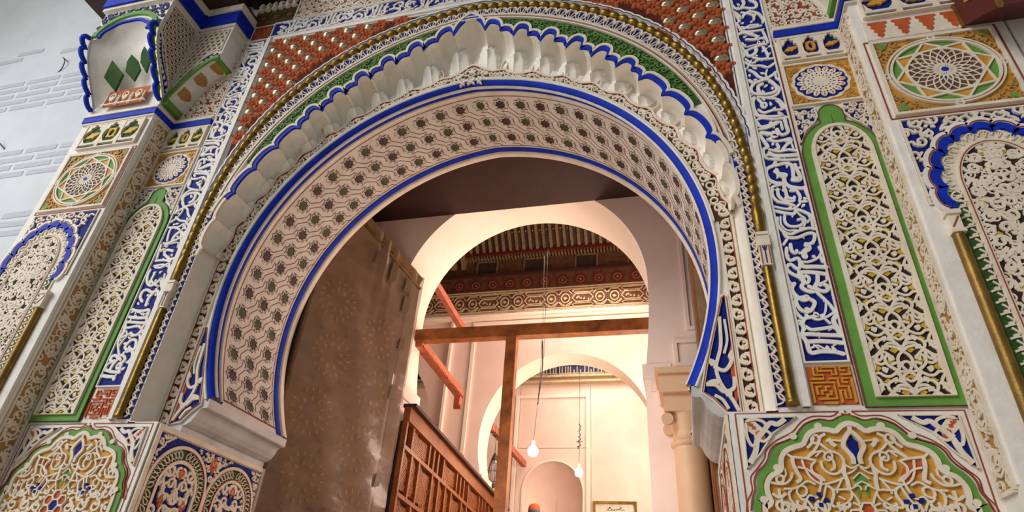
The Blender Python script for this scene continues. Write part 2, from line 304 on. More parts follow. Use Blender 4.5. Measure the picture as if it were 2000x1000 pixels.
CAL='27 296,444 238,464 140,472 70,462 52,495 49,549 34,594 2,623;26 2,623 77,627 185,613 284,605 312,599;28 61,560 148,561 237,551 306,537;12 74,505 123,524 163,496 207,488;10 97,531 127,497;12 229,509 242,466;22 21,622 43,671 62,697 98,667 177,669 262,678 310,645;30 310,784 282,735 296,668 312,612;14 35,736 30,726 21,721 13,724 9,732 10,743 18,751 27,752 33,746 35,736;24 48,670 48,726 75,770 119,779 173,792 157,810;16 119,779 165,753 234,772 286,802 313,818;20 311,812 283,883 241,955 200,1017;14 260,907 240,828 216,773 251,715;25 95,965 121,975 135,951 172,919 160,879 124,835 68,839 38,887 34,946 81,966;23 34,946 6,866 32,795 63,759;30 45,1101 20,1066 22,1018 52,968 96,942 126,951;26 105,1219 127,1119 99,1073 122,1035 166,1014 198,1029 157,1068;23 171,1134 161,1113 143,1102 126,1108 117,1126 121,1149 136,1166 155,1169 169,1156 171,1134;28 104,1213 181,1207 248,1195 312,1177;30 137,1291 152,1265 240,1257 325,1244;27 248,1195 232,1111 202,1053 252,1013 292,1022 298,1057 265,1084 244,1074;15 312,1177 305,1117 268,1096;24 46,1467 34,1390 55,1337 119,1357 127,1292 99,1244 49,1299 13,1264 34,1213 104,1157;15 8,1265 3,1203 11,1128 34,1090;24 83,1503 82,1437 107,1409 122,1433;38 212,1490 225,1449 179,1415 180,1364;17 306,1455 316,1402 275,1342 200,1311 132,1317;21 297,1353 311,1301;22 94,2500 184,2480 311,2467;18 67,2571 126,2528 218,2521 310,2513;28 106,2459 82,2423 21,2393 3,2331 19,2252 76,2207 138,2198;26 100,2420 177,2435 238,2413 245,2348 237,2247 286,2216 294,2264 280,2343 273,2408;30 101,2368 111,2316 152,2284 149,2209 177,2156 252,2121 304,2114;49 118,2302 162,2289;49 234,2229 274,2223;20 22,2152 52,2172 136,2186;22 29,2138 18,2066 51,1989 126,1956 183,1925;23 74,2132 71,2059 106,1994 173,1974 195,1995 146,2025 140,2099 133,2162;17 16,1933 90,1900 177,1890 238,1942;21 175,2144 230,2100 253,2024 242,1965 313,1968 283,1996;25 185,2099 212,2096;21 306,2126 321,2015;25 8,1887 83,1854 167,1833 201,1876 286,1819 320,1769;21 22,1803 11,1735 35,1664 96,1612 169,1638 258,1662 306,1646;13 50,1811 41,1731 78,1659 154,1651;21 86,1819 79,1750 110,1701 178,1693 226,1722 226,1768 190,1761;13 184,1878 216,1815 251,1765 229,1688 169,1638;17 286,1819 299,1748 300,1658;24 48,1639 73,1581 157,1572 248,1607 296,1591 274,1516 227,1488;19 72,1570 49,1539 27,1508;24 46,3790 95,3735 124,3671 183,3629 252,3658 306,3704;16 220,3752 200,3683 210,3623;18 297,3706 293,3620 322,3571;26 25,3634 56,3584 123,3599 199,3611 253,3543 276,3454 233,3407 158,3395 78,3411 28,3449 28,3519 63,3569;30 144,3552 104,3532 94,3463 106,3419;22 229,3562 296,3464 274,3385 205,3344 115,3348;33 35,3364 12,3300 11,3192 35,3107 94,3083;20 68,3343 96,3283 104,3214 90,3244;19 140,3234 131,3214 116,3205 101,3211 94,3231 97,3255 110,3271 126,3272 138,3257 140,3234;20 72,3370 168,3338 269,3291 317,3147;23 55,3183 102,3135 194,3157 282,3154 271,3250;23 94,3083 180,3067 268,3065 240,3109;21 17,3045 73,3061 175,3029 262,3027;25 14,3019 39,2950 110,2950 203,2985;21 25,2914 87,2916 180,2951 220,2982;28 279,3023 280,2921 282,2832 226,2804 197,2834 187,2886;19 237,2979 238,2877;38 35,2861 110,2836 176,2812 138,2793;28 15,2839 45,2747 68,2669 31,2650;24 82,2765 146,2730 215,2731 285,2744 285,2695 248,2676 196,2612;36 248,2726 281,2720;22 157,2691 166,2641 129,2622;13 290,2670 296,2608;22 79,2630 159,2594 245,2604 308,2582;20 21,2640 19,2567 45,2515 144,2500;20 66,2596 118,2552 217,2537 309,2534;28 3,5020 10,4923 56,4848 131,4859 208,4822 264,4837 266,4914 211,4976;30 134,5030 140,4934 104,4866;26 -10,4836 45,4759 79,4674 113,4726 182,4768 265,4715 302,4600 294,4543;23 93,4777 209,4700 206,4611;20 11,4784 54,4621;21 16,4601 54,4474 149,4522 237,4514;19 59,4516 143,4480 269,4491;23 50,4445 153,4419 276,4417;27 0,4400 72,4411 145,4364 192,4323 176,4270 83,4293;20 272,4389 289,4271 294,4186;9 217,4275 212,4261 203,4256 194,4261 190,4274 192,4288 199,4298 209,4299 216,4289 217,4275;9 216,4205 211,4191 202,4186 193,4191 189,4203 191,4218 198,4228 208,4229 214,4219 216,4205;24 256,4279 279,4259;21 -2,4314 18,4196 41,4107 114,4132 240,4171 273,4163;13 33,4249 58,4173 146,4180 225,4188;31 50,4106 64,4020 116,4021 158,4080 157,4135;22 234,4131 256,4043 258,3948 189,3937 110,3982;24 -1,4117 24,4043 0,3994;20 32,3973 90,3893 154,3931 238,3926 305,3924;22 17,3923 76,3856 174,3834 236,3794 310,3843;15 87,3934 30,3826 12,3817'
LOB_D='16 9,-124 4,-164;29 5,-160 -42,-212 -69,-275 -43,-322 -23,-360 -25,-406;11 -179,-243 -134,-235 -70,-243;27 -161,-223 -145,-255 -121,-279;18 -176,-187 -217,-211 -232,-250 -272,-306 -333,-360;15 -225,-227 -235,-246 -254,-256 -272,-252 -282,-237 -278,-216 -262,-200 -243,-196 -228,-207 -225,-227;18 -261,-210 -285,-258 -320,-290;15 -482,-321 -446,-353 -406,-360 -334,-368 -279,-384;23 -435,-353 -436,-407 -418,-469 -404,-514 -437,-537;13 -334,-368 -283,-329 -222,-314 -197,-337;15 -226,-258 -177,-306 -111,-337 -84,-383;14 -279,-384 -315,-422 -309,-468 -264,-498 -241,-528;14 -242,-384 -238,-437 -195,-475 -137,-467 -91,-414 -90,-376;13 -372,-376 -361,-438 -330,-506 -280,-543 -223,-542 -148,-519 -116,-504;13 -411,-430 -348,-445 -298,-491 -255,-528;11 1,-413 -46,-436 -84,-414;11 -9,-429 -59,-466 -103,-474 -134,-452;23 -89,-406 -102,-467 -93,-526 -91,-585;12 -123,-504 -165,-571 -179,-608;11 -273,-353 -229,-314;16 -193,-353 -162,-376 -158,-429 -191,-452;13 -158,-353 -168,-371 -187,-381 -204,-378 -214,-363 -210,-342 -195,-327 -175,-323 -161,-334 -158,-353;15 -520,-515 -529,-532 -546,-541 -563,-538 -572,-524 -569,-506 -555,-492 -538,-489 -524,-498 -520,-515;15 -627,-535 -570,-549 -511,-545 -468,-507 -454,-469;11 -501,-438 -501,-484 -528,-515;19 -617,-617 -570,-643 -522,-616;18 -564,-583 -568,-650;18 -557,-650 -562,-730;13 -531,-583 -473,-582 -427,-567 -363,-529 -310,-551;13 -497,-597 -499,-649 -466,-707;13 -376,-596 -388,-619 -411,-631 -433,-627 -445,-609 -441,-584 -423,-565 -399,-561 -380,-573 -376,-596;13 -439,-633 -401,-662 -366,-625 -333,-639 -310,-632 -274,-550 -264,-498;12 -237,-542 -253,-587 -278,-646 -324,-704;17 -233,-557 -203,-586 -203,-623 -229,-681 -212,-702;12 -196,-586 -91,-585 -88,-636 -139,-679 -212,-702;11 -170,-630 -133,-651;14 -421,-655 -387,-662 -355,-719;22 -479,-700 -437,-706 -395,-705;11 -444,-663 -472,-700;17 -324,-668 -279,-689 -280,-732;9 -55,-511 -3,-466;9 -57,-555 5,-525;9 -91,-585 -29,-555 -12,-584;11 -91,-585 -60,-635 -42,-678;12 -89,-671 -45,-692 -53,-727;11 -473,-582 -510,-627'
GO_D='1 30,-43 -56,-66 -113,-94 -193,-81 -288,-112 -342,-161 -381,-209 -446,-241 -527,-273 -572,-321 -592,-376 -625,-423 -677,-470 -708,-532 -709,-592 -736,-653 -756,-741'
GI_D='1 19,-96 -58,-115 -103,-155 -160,-142 -234,-142 -299,-169 -337,-218 -358,-250 -436,-273 -502,-305 -537,-360 -543,-423 -577,-454 -634,-485 -669,-547 -668,-614 -652,-659 -680,-696 -708,-740'
RL_D='1 -45,-13 -104,-49 -231,-47 -322,-87 -404,-168 -519,-225 -606,-297 -631,-360 -695,-439 -749,-501 -750,-593 -794,-668 -811,-742'
BT_D='1 -747,-56 -354,-52 -542,-175 -656,-329 -763,-439'
OP_D='1 -424,-376 -338,-391 -289,-437 -247,-520 -273,-546 -318,-521 -368,-476 -414,-446'
BB_D='1 9,-196 -37,-244 -33,-306 -16,-360 3,-406 27,-360 15,-283'
GP_D='1 -3,-466 -41,-511 -52,-563 -33,-635 -23,-635 14,-466'
CP_D='1 -724,-86 -670,-95 -637,-141 -601,-158 -616,-208 -653,-199 -718,-157'
# ================================================================ THE GATE WALL
def pf(xs,ys,deg):
    X=np.array([-x for x in xs[::-1]]+list(xs)); Y=np.array(list(ys[::-1])+list(ys)); 
    c=np.polyfit(np.abs(np.array(xs)),np.array(ys),deg); return lambda t: np.polyval(c,np.abs(t))
A=pf([0,12,30,45,60,75,90,105,118],[3.02,2.975,2.93,2.885,2.85,2.82,2.80,2.79,2.80],4)
ROPE=pf([0,12,22,40,50,63,75,85,96],[3.60,3.56,3.53,3.47,3.42,3.33,3.24,3.19,3.19],4)
GRO=pf([0,10,20,33,46,60,71,80],[3.36,3.31,3.26,3.20,3.17,3.12,3.08,3.06],3)
SC0=pf([0,8,16,24,32,40,49,57,64,70,78,86,94],[3.26,3.10,2.97,2.90,2.86,2.85,2.84,2.84,2.87,2.92,2.98,3.01,3.02],5)
LOB=8.0
def SCR(t,k=1.):
    t=np.asarray(t,float); at=np.abs(t); g=(at/LOB+.5)%1          # 0 at the cusp nearer the crown
    c=at<LOB/2; g=np.where(c,.5,g)
    main=np.sqrt(np.clip(1-np.abs(2*g/.6-1)**2.4,0,1)); sh=.50*np.sqrt(np.clip(1-np.abs(2*(g-.56)/.44-1)**2.6,0,1)); b=np.where(g<.6,np.maximum(main,np.where(g>.56,sh,0)),sh)
    b=np.where(c,np.sqrt(np.clip(1-np.abs(at/(LOB/2))**2.2,0,1)),b)
    b2=np.sqrt(np.clip(1-np.abs(2*((at/LOB+.5)%1)-1)**2.2,0,1)); m=np.clip((at-46)/10,0,1); b=b*(1-m)+b2*m*.75
    amp=.19*np.clip(1.45-at/75,.42,1)
    return SC0(t)+k*amp*(b-.5)+.05*k*np.exp(-(at/4)**2)
def WBR(t): 
    f=np.abs(((np.asarray(t)/7.0+.5)%1)-.5)*2; at=np.abs(t)
    f=np.abs(((at/LOB)%1)-.5)*2
    return A(t)+.03+.090+.060*np.clip(1.6*f-.5,0,.9)+.045*(at/56)**2+.14*np.exp(-(at/5.0)**2)
def rd(t): return np.radians(t)
def C16(t,r): t=np.asarray(t,float); r=np.asarray(r)+0*t; return np.stack([r*np.sin(rd(t)),1.65+r*np.cos(rd(t))],1)
def C22(t,r): t=np.asarray(t,float); r=np.asarray(r)+0*t; return np.stack([r*np.sin(rd(t)),2.2+r*np.cos(rd(t))],1)
YA=.31; TE_=118.0
# --- structure: the wall itself
wall=MB()
def quadstrip(M,a,b,mp,mi=0):
    a=np.asarray(a,float); b=np.asarray(b,float); n=len(a); V=mp(np.concatenate([np.c_[a,np.zeros(n)],np.c_[b,np.zeros(n)]])); i=np.arange(n-1)
    M.add(V,np.stack([i,i+1,i+1+n,i+n],1),mi)
tt=np.linspace(-94,94,377); inner=np.concatenate([[[-3.06,0.]],[[-3.06,1.98]],C22(tt,SCR(tt)+.005),[[3.06,1.98]],[[3.06,0.]]])
def torect(p,x1=5.5,z1=8.2):
    out=[]
    for x,z in p:
        if z<=2.0: out.append((math.copysign(x1,x),z)); continue
        a=math.atan2(x,z-2.0); k=min(x1/abs(math.sin(a)) if abs(math.sin(a))>1e-6 else 1e9,(z1-2.0)/max(math.cos(a),1e-6)); out.append((k*math.sin(a),2.0+k*math.cos(a)))
    return out
quadstrip(wall,inner,torect(inner),FR(0.))
# arch plane and back plane around the opening
ta=np.linspace(-TE_,TE_,237)
def side_to(x1,z1): 
    o=[]
    for t,(x,z) in zip(ta,C16(ta,A(ta)+.03)):
        if abs(t)<83: p=C16([t],[3.2])[0]; o.append((p[0],p[1]))
        else: o.append((math.copysign(3.1,x),z))
    return o
quadstrip(wall,C16(ta,A(ta)+.02),side_to(0,0),FR(YA))
for s in (-1,1):
    prof=[(2.47,.34),(2.47,.27),(2.53,.25),(2.58,.2),(2.62,.12),(2.70,.05),(2.71,.0)]
    quadstrip(wall,[(s*x,z) for x,z in prof],[(s*3.1,z) for x,z in prof],FR(YA+.002))
bt=[]
for t,(x,z) in zip(ta,C16(ta,A(ta))): a=rd(t); k=min(5.7/max(abs(math.sin(a)),1e-6),6.5/max(math.cos(a),1e-6) if math.cos(a)>0 else 1e9); bt.append((k*math.sin(a),1.65+k*math.cos(a)) if abs(t)<83 else (math.copysign(5.7,x),z))
quadstrip(wall,C16(ta,A(ta)),bt,FR(1.80))
for s in (-1,1):
    a,b=sorted((s*2.71,s*5.5)); box(wall,a,b,0.,1.9,-4.33,-.001)
    a,b=sorted((s*4.38,s*5.6)); box(wall,a,b,-.34,.02,-4.33,4.75)
    a,b=sorted((s*5.5,s*5.62)); box(wall,a,b,0,1.9,-4.33,8.2)
box(wall,-5.6,5.6,0.0,1.9,8.1,8.3)
obj('wall_front',wall,[WH],kind='structure')
# ---------------------------------------------------------------- horseshoe arch (soffit, bands, stars, imposts)
arch=thing('horseshoe_arch','large horseshoe arch over the gateway with blue bands and rows of stars on its soffit','arch',(0,.9,0))
def sweep(prof,mi,lo=-TE_,hi=TE_,n=200):
    M=MB(); t=np.linspace(lo,hi,n); 
    P=np.array([[((A(x)+dr)*math.sin(rd(x)),y,1.65+(A(x)+dr)*math.cos(rd(x))) for x in t] for dr,y in prof]); grid(M,P,0); return M
obj('soffit',sweep([(0,.52),(0,1.66)],0),[SO],arch)
obj('white_edge',sweep([(.035,YA),(.035,YA-.03),(.015,YA-.03),(.01,YA)],0),[WH],arch)
obj('blue_band',sweep([(.012,YA-.012),(-.055,YA+.005),(-.055,YA+.035)],0),[BL],arch)
obj('rim_bead',sweep([(-.055,.34),(-.07,.35),(-.075,.365),(-.06,.385),(-.04,.39)],0),[CR],arch)
obj('blue_band',sweep([(-.035,.385),(-.03,.455)],0),[BL],arch)
obj('rim_bead',sweep([(-.03,.455),(-.05,.465),(-.045,.49),(-.012,.50),(-.012,.53),(0,.535)],0),[CR],arch)
obj('rim_core',sweep([(.03,YA),(-.0,.37),(-.0,.52)],0),[CR],arch)
obj('blue_band',sweep([(-.006,1.60),(-.012,1.605),(-.012,1.685),(-.006,1.69)],0),[BL],arch)
obj('rim_bead',sweep([(0,1.69),(-.03,1.70),(-.035,1.72),(-.03,1.79),(0,1.805)],0),[CR],arch)
# incised lines and stars on the soffit; surface map (arc length in degrees, y)
def SOF(P):
    t=P[:,0]; r=A(t)-P[:,2]; return np.stack([r*np.sin(rd(t)),P[:,1],1.65+r*np.cos(rd(t))],1)
DG=5.7; d2u=lambda d: d*2.88*PI/180
lines=MB(); cols=range(-20,21); YR=(.73,1.055,1.38)
def star_pts(R,r,n=8,a0=0): return [( (R if k%2==0 else r)*math.cos(a0+k*PI/n),(R if k%2==0 else r)*math.sin(a0+k*PI/n)) for k in range(2*n)]
for c in cols:
    for j,y in enumerate(YR):
        s=[(c*DG+x/ d2u(1.),y+v) for x,v in star_pts(.118,.086)]
        ribbon(lines,s,.011,.002,lambda P:SOF(P),0,0,True)
lw=.011
def sl(pts):
    p=np.array([[a*DG,b] for a,b in pts]); 
    # width correction: scale degrees to length while offsetting
    q=p.copy(); q[:,0]*=d2u(1.); ribbon(lines,q,lw,.002,lambda P: SOF(np.c_[P[:,0]/d2u(1.),P[:,1],P[:,2]]))
for c in range(-20,20):
    for j,y in enumerate(YR):
        sg=1 if (c+j)%2==0 else -1
        sg=1
        if True:
            k_=1.0 if 0<=j+sg<=2 else .55
            sl([(c-.10,y+sg*.135),(c+.22,y+sg*.135),(c+.22+.42*k_,y+sg*(.135+.115*k_))]+([(c+.64,y+sg*.36)] if k_==1 else []))
            sl([(c+.36,y-sg*.06),(c+.36,y+sg*.07),(c+.36+.38*k_,y+sg*(.07+.115*k_))]+([(c+1.06,y+sg*.19)] if k_==1 else []))
for s in (-1,1): ribbon(lines,[(s*116.2,.56),(s*116.2,1.6)],.5,.003,SOF)
for y in (.575,1.565): 
    t=np.linspace(-116.5,116.5,200); ribbon(lines,np.c_[t,np.full(200,y)],.012,.002,SOF)
obj('incised_lines',lines,[BN],arch,kind='stuff')
def starmesh(name,m):
    M=MB(); F=lambda P:P
    a=star_pts(.102,.072); b=star_pts(.088,.062); z=lambda q,h:[(x,y,h) for x,y in q]
    V=np.array(z(a,.0)+z(a,.008)+z(b,.008)+z(b,.001)+[(0,0,.012)]); n=16; i=np.arange(n); j=(i+1)%n
    M.add(V,np.stack([i,j,j+n,i+n],1),0); M.add(V,np.stack([i+n,j+n,j+2*n,i+2*n],1),0); M.add(V,np.stack([i+2*n,j+2*n,j+3*n,i+3*n],1),1)
    M.add(V,np.stack([i+3*n,j+3*n,np.full(n,4*n)],1),1)
    M.v=[v*S for v in M.v]
    return M.mesh(name,[SO,m],world=False)
st=[starmesh('star olive',OL),starmesh('star maroon',MR)]
for c in cols:
    for y in YR:
        t=c*DG; a=rd(t); r=A(t)-.001; p=W([r*math.sin(a),y,1.65+r*math.cos(a)])
        nrm=Vector((-math.sin(a),0,-math.cos(a))); ty=Vector((0,1,0)); tx=ty.cross(nrm)
        m=Matrix((( tx.x,ty.x,nrm.x),(tx.y,ty.y,nrm.y),(tx.z,ty.z,nrm.z))).to_4x4()
        inst('star',st[c%2],arch,Matrix.Translation(Vector(p))@m)
# imposts
for s in (-1,1):
    M=MB(); pr=[(3.05,.335),(2.455,.335),(2.455,.245),(2.47,.235),(2.525,.235),(2.55,.2),(2.575,.14),(2.61,.09),(2.66,.06),(2.69,.055),(2.69,-.06),(2.73,-.065),(3.05,-.065)]
    f=np.array([(s*x,YA-.005 if z>-.0 or 1 else 0,z) for x,z in pr]); b=f+[0,1.50,0]; n=len(pr); i=np.arange(n); j=(i+1)%n
    M.add(np.concatenate([f,b]),np.stack([i,j,j+n,i+n],1)); M.add(f,np.arange(n)); M.add(b,np.arange(n))
    obj('impost',M,[STN],arch)
# ---------------------------------------------------------------- arabesque band round the arch
ab=thing('arabesque_arch_band','cream openwork scroll band hugging the blue rim of the arch','carved panel',(0,YA,0))
mp=FR(YA)
g=MB(); tb=np.linspace(-82,82,329); ringp(g,C16(tb,A(tb)+.04),C16(tb,WBR(tb)-.01),.006,mp,closed=False)
for s in (-1,1): rect(g,*( (2.875,.06,2.985,2.28) if s>0 else (-2.985,.06,-2.875,2.28)),.006,mp)
obj('brown_ground',g,[mat('deep brown ground','#54331f',rough=.85,col2='#3a2214')],ab)
e=MB(); ribbon(e,C16(tb,WBR(tb)),.03,.035,mp); ribbon(e,C16(tb,A(tb)+.045),.02,.03,mp); ribbon(e,C16(tb[30:-30],WBR(tb[30:-30])-.05),.014,.025,mp)
for s in (-1,1):
    ribbon(e,[(s*2.995,.03),(s*2.995,2.26)],.026,.035,mp); ribbon(e,[(s*2.872,.03),(s*2.872,1.9)],.018,.03,mp)
obj('white_border',e,[CR],ab)
r_=MB(); ribbon(r_,C16(tb,WBR(tb)+.022),.012,.012,mp); ribbon(r_,C16(tb,WBR(tb)-.022),.009,.03,mp)
for s in (-1,1): ribbon(r_,[(s*2.975,.03),(s*2.975,2.05)],.009,.032,mp)
obj('red_outline',r_,[RL],ab)
v=MB(); rc=MB(); POL=lambda P: FR(YA)(np.c_[C16(P[:,0],A(P[:,0])*0+P[:,1]),P[:,2]])
for s in (-1,1):
    vine(v,2.16,.118,.14,.022,.03,mp,s*2.93-.059,.06,.0,MR_=rc)
    k=0; t=0
    while t<80:                                  # scrolls following the curve
        wd=float(WBR(s*t)-A(t)-.07); rm=float(A(t)+.05+wd/2); R=max(.034,min(wd*.46,.06)); c=C16([s*(t+1.2)],[rm])[0]
        ribbon(v,spiral(c[0],c[1],R,rng.uniform(0,6),1.15,s if k%2 else -s,14,.4),.017,.028,mp)
        a=math.atan2(c[1]-1.65,c[0]); plate(v,leaf(c[0]+R*math.cos(a+1.5*s),c[1]+R*math.sin(a+1.5*s),a-1.2*s*(1 if k%2 else -1),R*1.3,R*.8),.028,mp)
        if wd>.1: ribbon(v,spline([(c[0]+R*math.cos(a),c[1]+R*math.sin(a)),(c[0]+(R+.03)*math.cos(a+.5),c[1]+(R+.03)*math.sin(a+.5)),(c[0]+(R+.02)*math.cos(a+1.2),c[1]+(R+.02)*math.sin(a+1.2))],4),.012,.028,mp)
        for q_ in (.6,3.4): plate(v,leaf(c[0]+R*1.05*math.cos(q_+k),c[1]+R*1.05*math.sin(q_+k),q_+k+.9,R*.8,R*.45),.027,mp)
        t+=2.0; k+=1
# little pointed finials rising from the band
    for q in range(1,8):
        t=s*q*LOB; c=C16([t],[WBR(t)])[0]; a=PI/2-rd(t)
        ribbon(v,spline([(c[0]-.035*math.sin(a),c[1]+.035*math.cos(a)),(c[0]+.10*math.cos(a)-.038*math.sin(a),c[1]+.10*math.sin(a)+.038*math.cos(a)),(c[0]+.17*math.cos(a),c[1]+.17*math.sin(a)),(c[0]+.10*math.cos(a)+.038*math.sin(a),c[1]+.10*math.sin(a)-.038*math.cos(a)),(c[0]+.035*math.sin(a),c[1]-.035*math.cos(a))],4),.016,.04,mp)
for q in ([(-.05,0),(.05,.08),(-.05,.16),(.02,.22)],[(.05,0),(-.05,.08),(.05,.16),(-.02,.22)],[(-.15,-.02),(-.09,.06),(-.15,.12)],[(.15,-.02),(.09,.06),(.15,.12)],[(-.09,0),(-.15,.06),(-.09,.12)],[(.09,0),(.15,.06),(.09,.12)]):
    ribbon(v,spline([(x,z+1.65+3.03-.06) for x,z in q],5),.016,.036,mp)
obj('scrollwork',v,[CR],ab,kind='stuff'); objs('red_fleck',rc,[OR],ab)
# triangular spandrels beside the rim at the foot of the arch
for s in (-1,1):
    T=thing('foot_spandrel','triangle of white leaves on blue and orange at the %s foot of the arch'%({1:'right',-1:'left'}[s]),'carved panel',(s*2.7,YA,.05),group=None)
    tr=[(s*2.54,.27),(s*2.60,.52),(s*2.70,.86),(s*2.80,1.2),(s*2.845,1.2),(s*2.845,.06),(s*2.72,.09),(s*2.63,.2)]
    M=MB(); plate(M,tr,.008,mp); obj('blue_ground',M,[DB],T)
    M=MB(); plate(M,[(s*2.80,.12),(s*2.845,.3),(s*2.845,.75),(s*2.79,.6),(s*2.8,.35)],.014,mp); obj('orange_ground',M,[OR],T)
    M=MB(); ribbon(M,tr,.03,.03,mp,closed=True)
    for q,w in (([(2.76,.98),(2.74,.7),(2.68,.5),(2.70,.35),(2.78,.2),(2.82,.1)],.03),([(2.66,.5),(2.74,.46),(2.80,.52),(2.83,.62)],.03),([(2.58,.34),(2.66,.33),(2.72,.27),(2.80,.3),(2.82,.4)],.032),([(2.80,.95),(2.80,.75),(2.76,.62)],.022),([(2.64,.24),(2.7,.2),(2.74,.12)],.026)):
        ribbon(M,spline([(s*x,z) for x,z in q],5),w,.03,mp,taper=False)
    for x,z,a in ((2.68,.5,2.2),(2.7,.35,3.0),(2.78,.22,2.2),(2.81,.55,1.4)): plate(M,leaf(s*x,z,a if s>0 else PI-a,.11,.06),.03,mp)
    obj('leaf_relief',M,[CR],T)
    M=MB(); ribbon(M,[(s*(x*.985+.041),z*.97+.012) for x,z in [(abs(a),b) for a,b in tr]],.008,.034,mp,closed=True); obj('red_outline',M,[RL],T)
# ---------------------------------------------------------------- fluted shells
shl=thing('shell_cornice','white scalloped ring of fluted hollow shells between arch and green crescent','cornice',(0,.15,2))
def shellP(t,s,cell):
    tq_=t*.88; b=C16(tq_,A(tq_)+.125+.045*(np.abs(tq_)/56)**2+.10*np.exp(-(np.abs(tq_)/6.)**2)); e=C22(t,SCR(t)); f=np.sin(s*PI/2)
    x=b[:,0]+(e[:,0]-b[:,0])*f; z=b[:,1]+(e[:,1]-b[:,1])*f; y=YA*np.cos(s*PI/2)
    return x,y,z
for i in range(-11,12):
    n1,n2=27,28; M=MB(); P=np.empty((n1,n2,3))
    for a in range(n1):
        for b in range(n2):
            f=-1+2*a/(n1-1); t=np.array([(i+f/2)*LOB]); s=b/(n2-1.)
            x,y,z=shellP(t,s,i); al=abs(f); g_=(1-al); # distance from the lower leaf axis (at the lobe borders)
            up=math.sqrt(max(0,1-al**2))
            lowtop=.52*math.sqrt(max(0,1-((1-al)/.75)**2)) if (1-al)<.75 else 0
            dep=.095*up*abs(math.sin(min(1,s*1.05)*PI))**.6
            if s<lowtop: dep=-.03*math.sqrt(max(0,1-((1-al)/.75)**2))*min(1,s*5)
            else: dep+=.02
            dep*=min(1,max(.4,1.45-abs(float(t[0]))/72))
            if s<.05 or s>.985: dep=0
            ta_=rd(float(t[0])); P[a,b]=(x[0]+dep*.7*math.sin(ta_),y+dep*.6,z[0]+dep*.7*math.cos(ta_))
    grid(M,P,0,True); obj("fluted_shell",M,[SH],shl)
# scalloped blue edge
mp=FR(0.)
sca=thing('scalloped_edge','bright blue scalloped line with a white outer lip around the shells','moulding',(0,0,2))
tb=np.linspace(-78,78,625); M=MB(); ribbon(M,C22(tb,SCR(tb)+.03),.066,.03,mp); obj('blue_line',M,[BL],sca)
M=MB(); 
tw=np.linspace(-82,82,657); ribbon(M,C22(tw,SCR(tw)+.075),.035,.045,mp); obj('white_lip',M,[CR],sca)
for s in (-1,1):
    M=MB(); q=np.linspace(78,94,80)*s; ribbon(M,C22(q,SCR(q)+.02),.04,.03,mp); obj('white_lip',M,[CR],sca)
# green crescent
gc=thing('green_crescent','crescent of green carved foliage above the blue scallops','carved panel',(0,0,4.5))
tg=np.linspace(-67,67,269); ins_=SCR(tg)+.095; out_=np.maximum(GRO(tg)-.015,ins_+.002); M=MB(); ringp(M,C22(tg,ins_),C22(tg,out_),.008,mp,closed=False); obj('green_ground',M,[GD],gc)
def incres(x,z):
    r=np.hypot(x,z-2.2); t=np.degrees(np.arctan2(x,z-2.2)); return (np.abs(t)<66)&(r>SCR(t)+.1)&(r<GRO(t)-.03)
M=MB(); fill(M,-3.1,3.1,2.8,5.6,.13,.017,.022,mp,incres,sym=0.,seed=5); obj('green_foliage',M,[GL],gc,kind='stuff')
M=MB(); tq=np.linspace(-79,79,300); ribbon(M,C22(tq,GRO(tq)),.02,.035,mp); ribbon(M,C22(tq,GRO(tq)+.055),.022,.03,mp); obj('white_edge',M,[CR],gc)
M=MB(); ribbon(M,C22(tq,GRO(tq)+.026),.009,.02,mp); obj('red_outline',M,[RL],gc)
# lace border with fans, one to each bead
lc=thing('lace_border','narrow white lace border of little fans inside the gold beads','carved border',(0,0,2.3))
gr_=MB(); la=MB()
tl=np.linspace(-88,88,353); ringp(gr_,C22(tl,np.minimum(GRO(tl)+.06,ROPE(tl)-.12)),C22(tl,ROPE(tl)-.06),.006,mp,closed=False)
NB=34; DB_=2.42
for k in range(-NB,NB+1):
    t=k*DB_; r1=float(ROPE(t)); r0=float(min(GRO(t)+.07,r1-.11)); w=r1-r0-.05; c=C22([t],[r0])[0]; a=PI/2-rd(t); ca,sa=math.cos(a),math.sin(a)
    def loc(u,v_): return (c[0]+u*ca-v_*sa,c[1]+u*sa+v_*ca)
    th=np.linspace(-1.75,1.75,12); R=.062
    ribbon(la,[loc(w-.055+R*math.cos(x),R*math.sin(x)) for x in th],.022,.026,mp)
    for q in (-.9,-.3,.3,.9): ribbon(la,[loc(.0,q*.02),loc((w-.02)*.95*math.cos(q*.6),(w)*.75*math.sin(q*.9))],.010,.02,mp)
    ribbon(la,[loc(0.01,-.07),loc(.03,0),loc(.01,.07)],.014,.02,mp)
for s in (-1,1):
    M0=(s*3.115)
    rect(gr_,M0-.04,.03,M0+.04,2.45,.006,mp); ribbon(la,[(M0-.045*1,.03),(M0-.045,2.45)],.014,.024,mp); 
    for k in range(30):
        z=.07+k*.083
        for sg in (-1,1):
            th=np.linspace(-PI/2,PI/2,8); ribbon(la,[(M0-sg*.04+sg*.06*math.cos(x),z+(.02 if sg>0 else .05)+.045*math.sin(x)) for x in th],.012,.022,mp)
obj('blue_ground',gr_,[DB],lc); obj('lace_fans',la,[CR],lc,kind='stuff')
M=MB()
for s in (-1,1):
    for k in range(24): plate(M,leaf(s*3.115+s*.01,.1+k*.083,PI/2,.035,.025),.012,mp)
obj('orange_flecks',M,[OR],lc,kind='stuff')
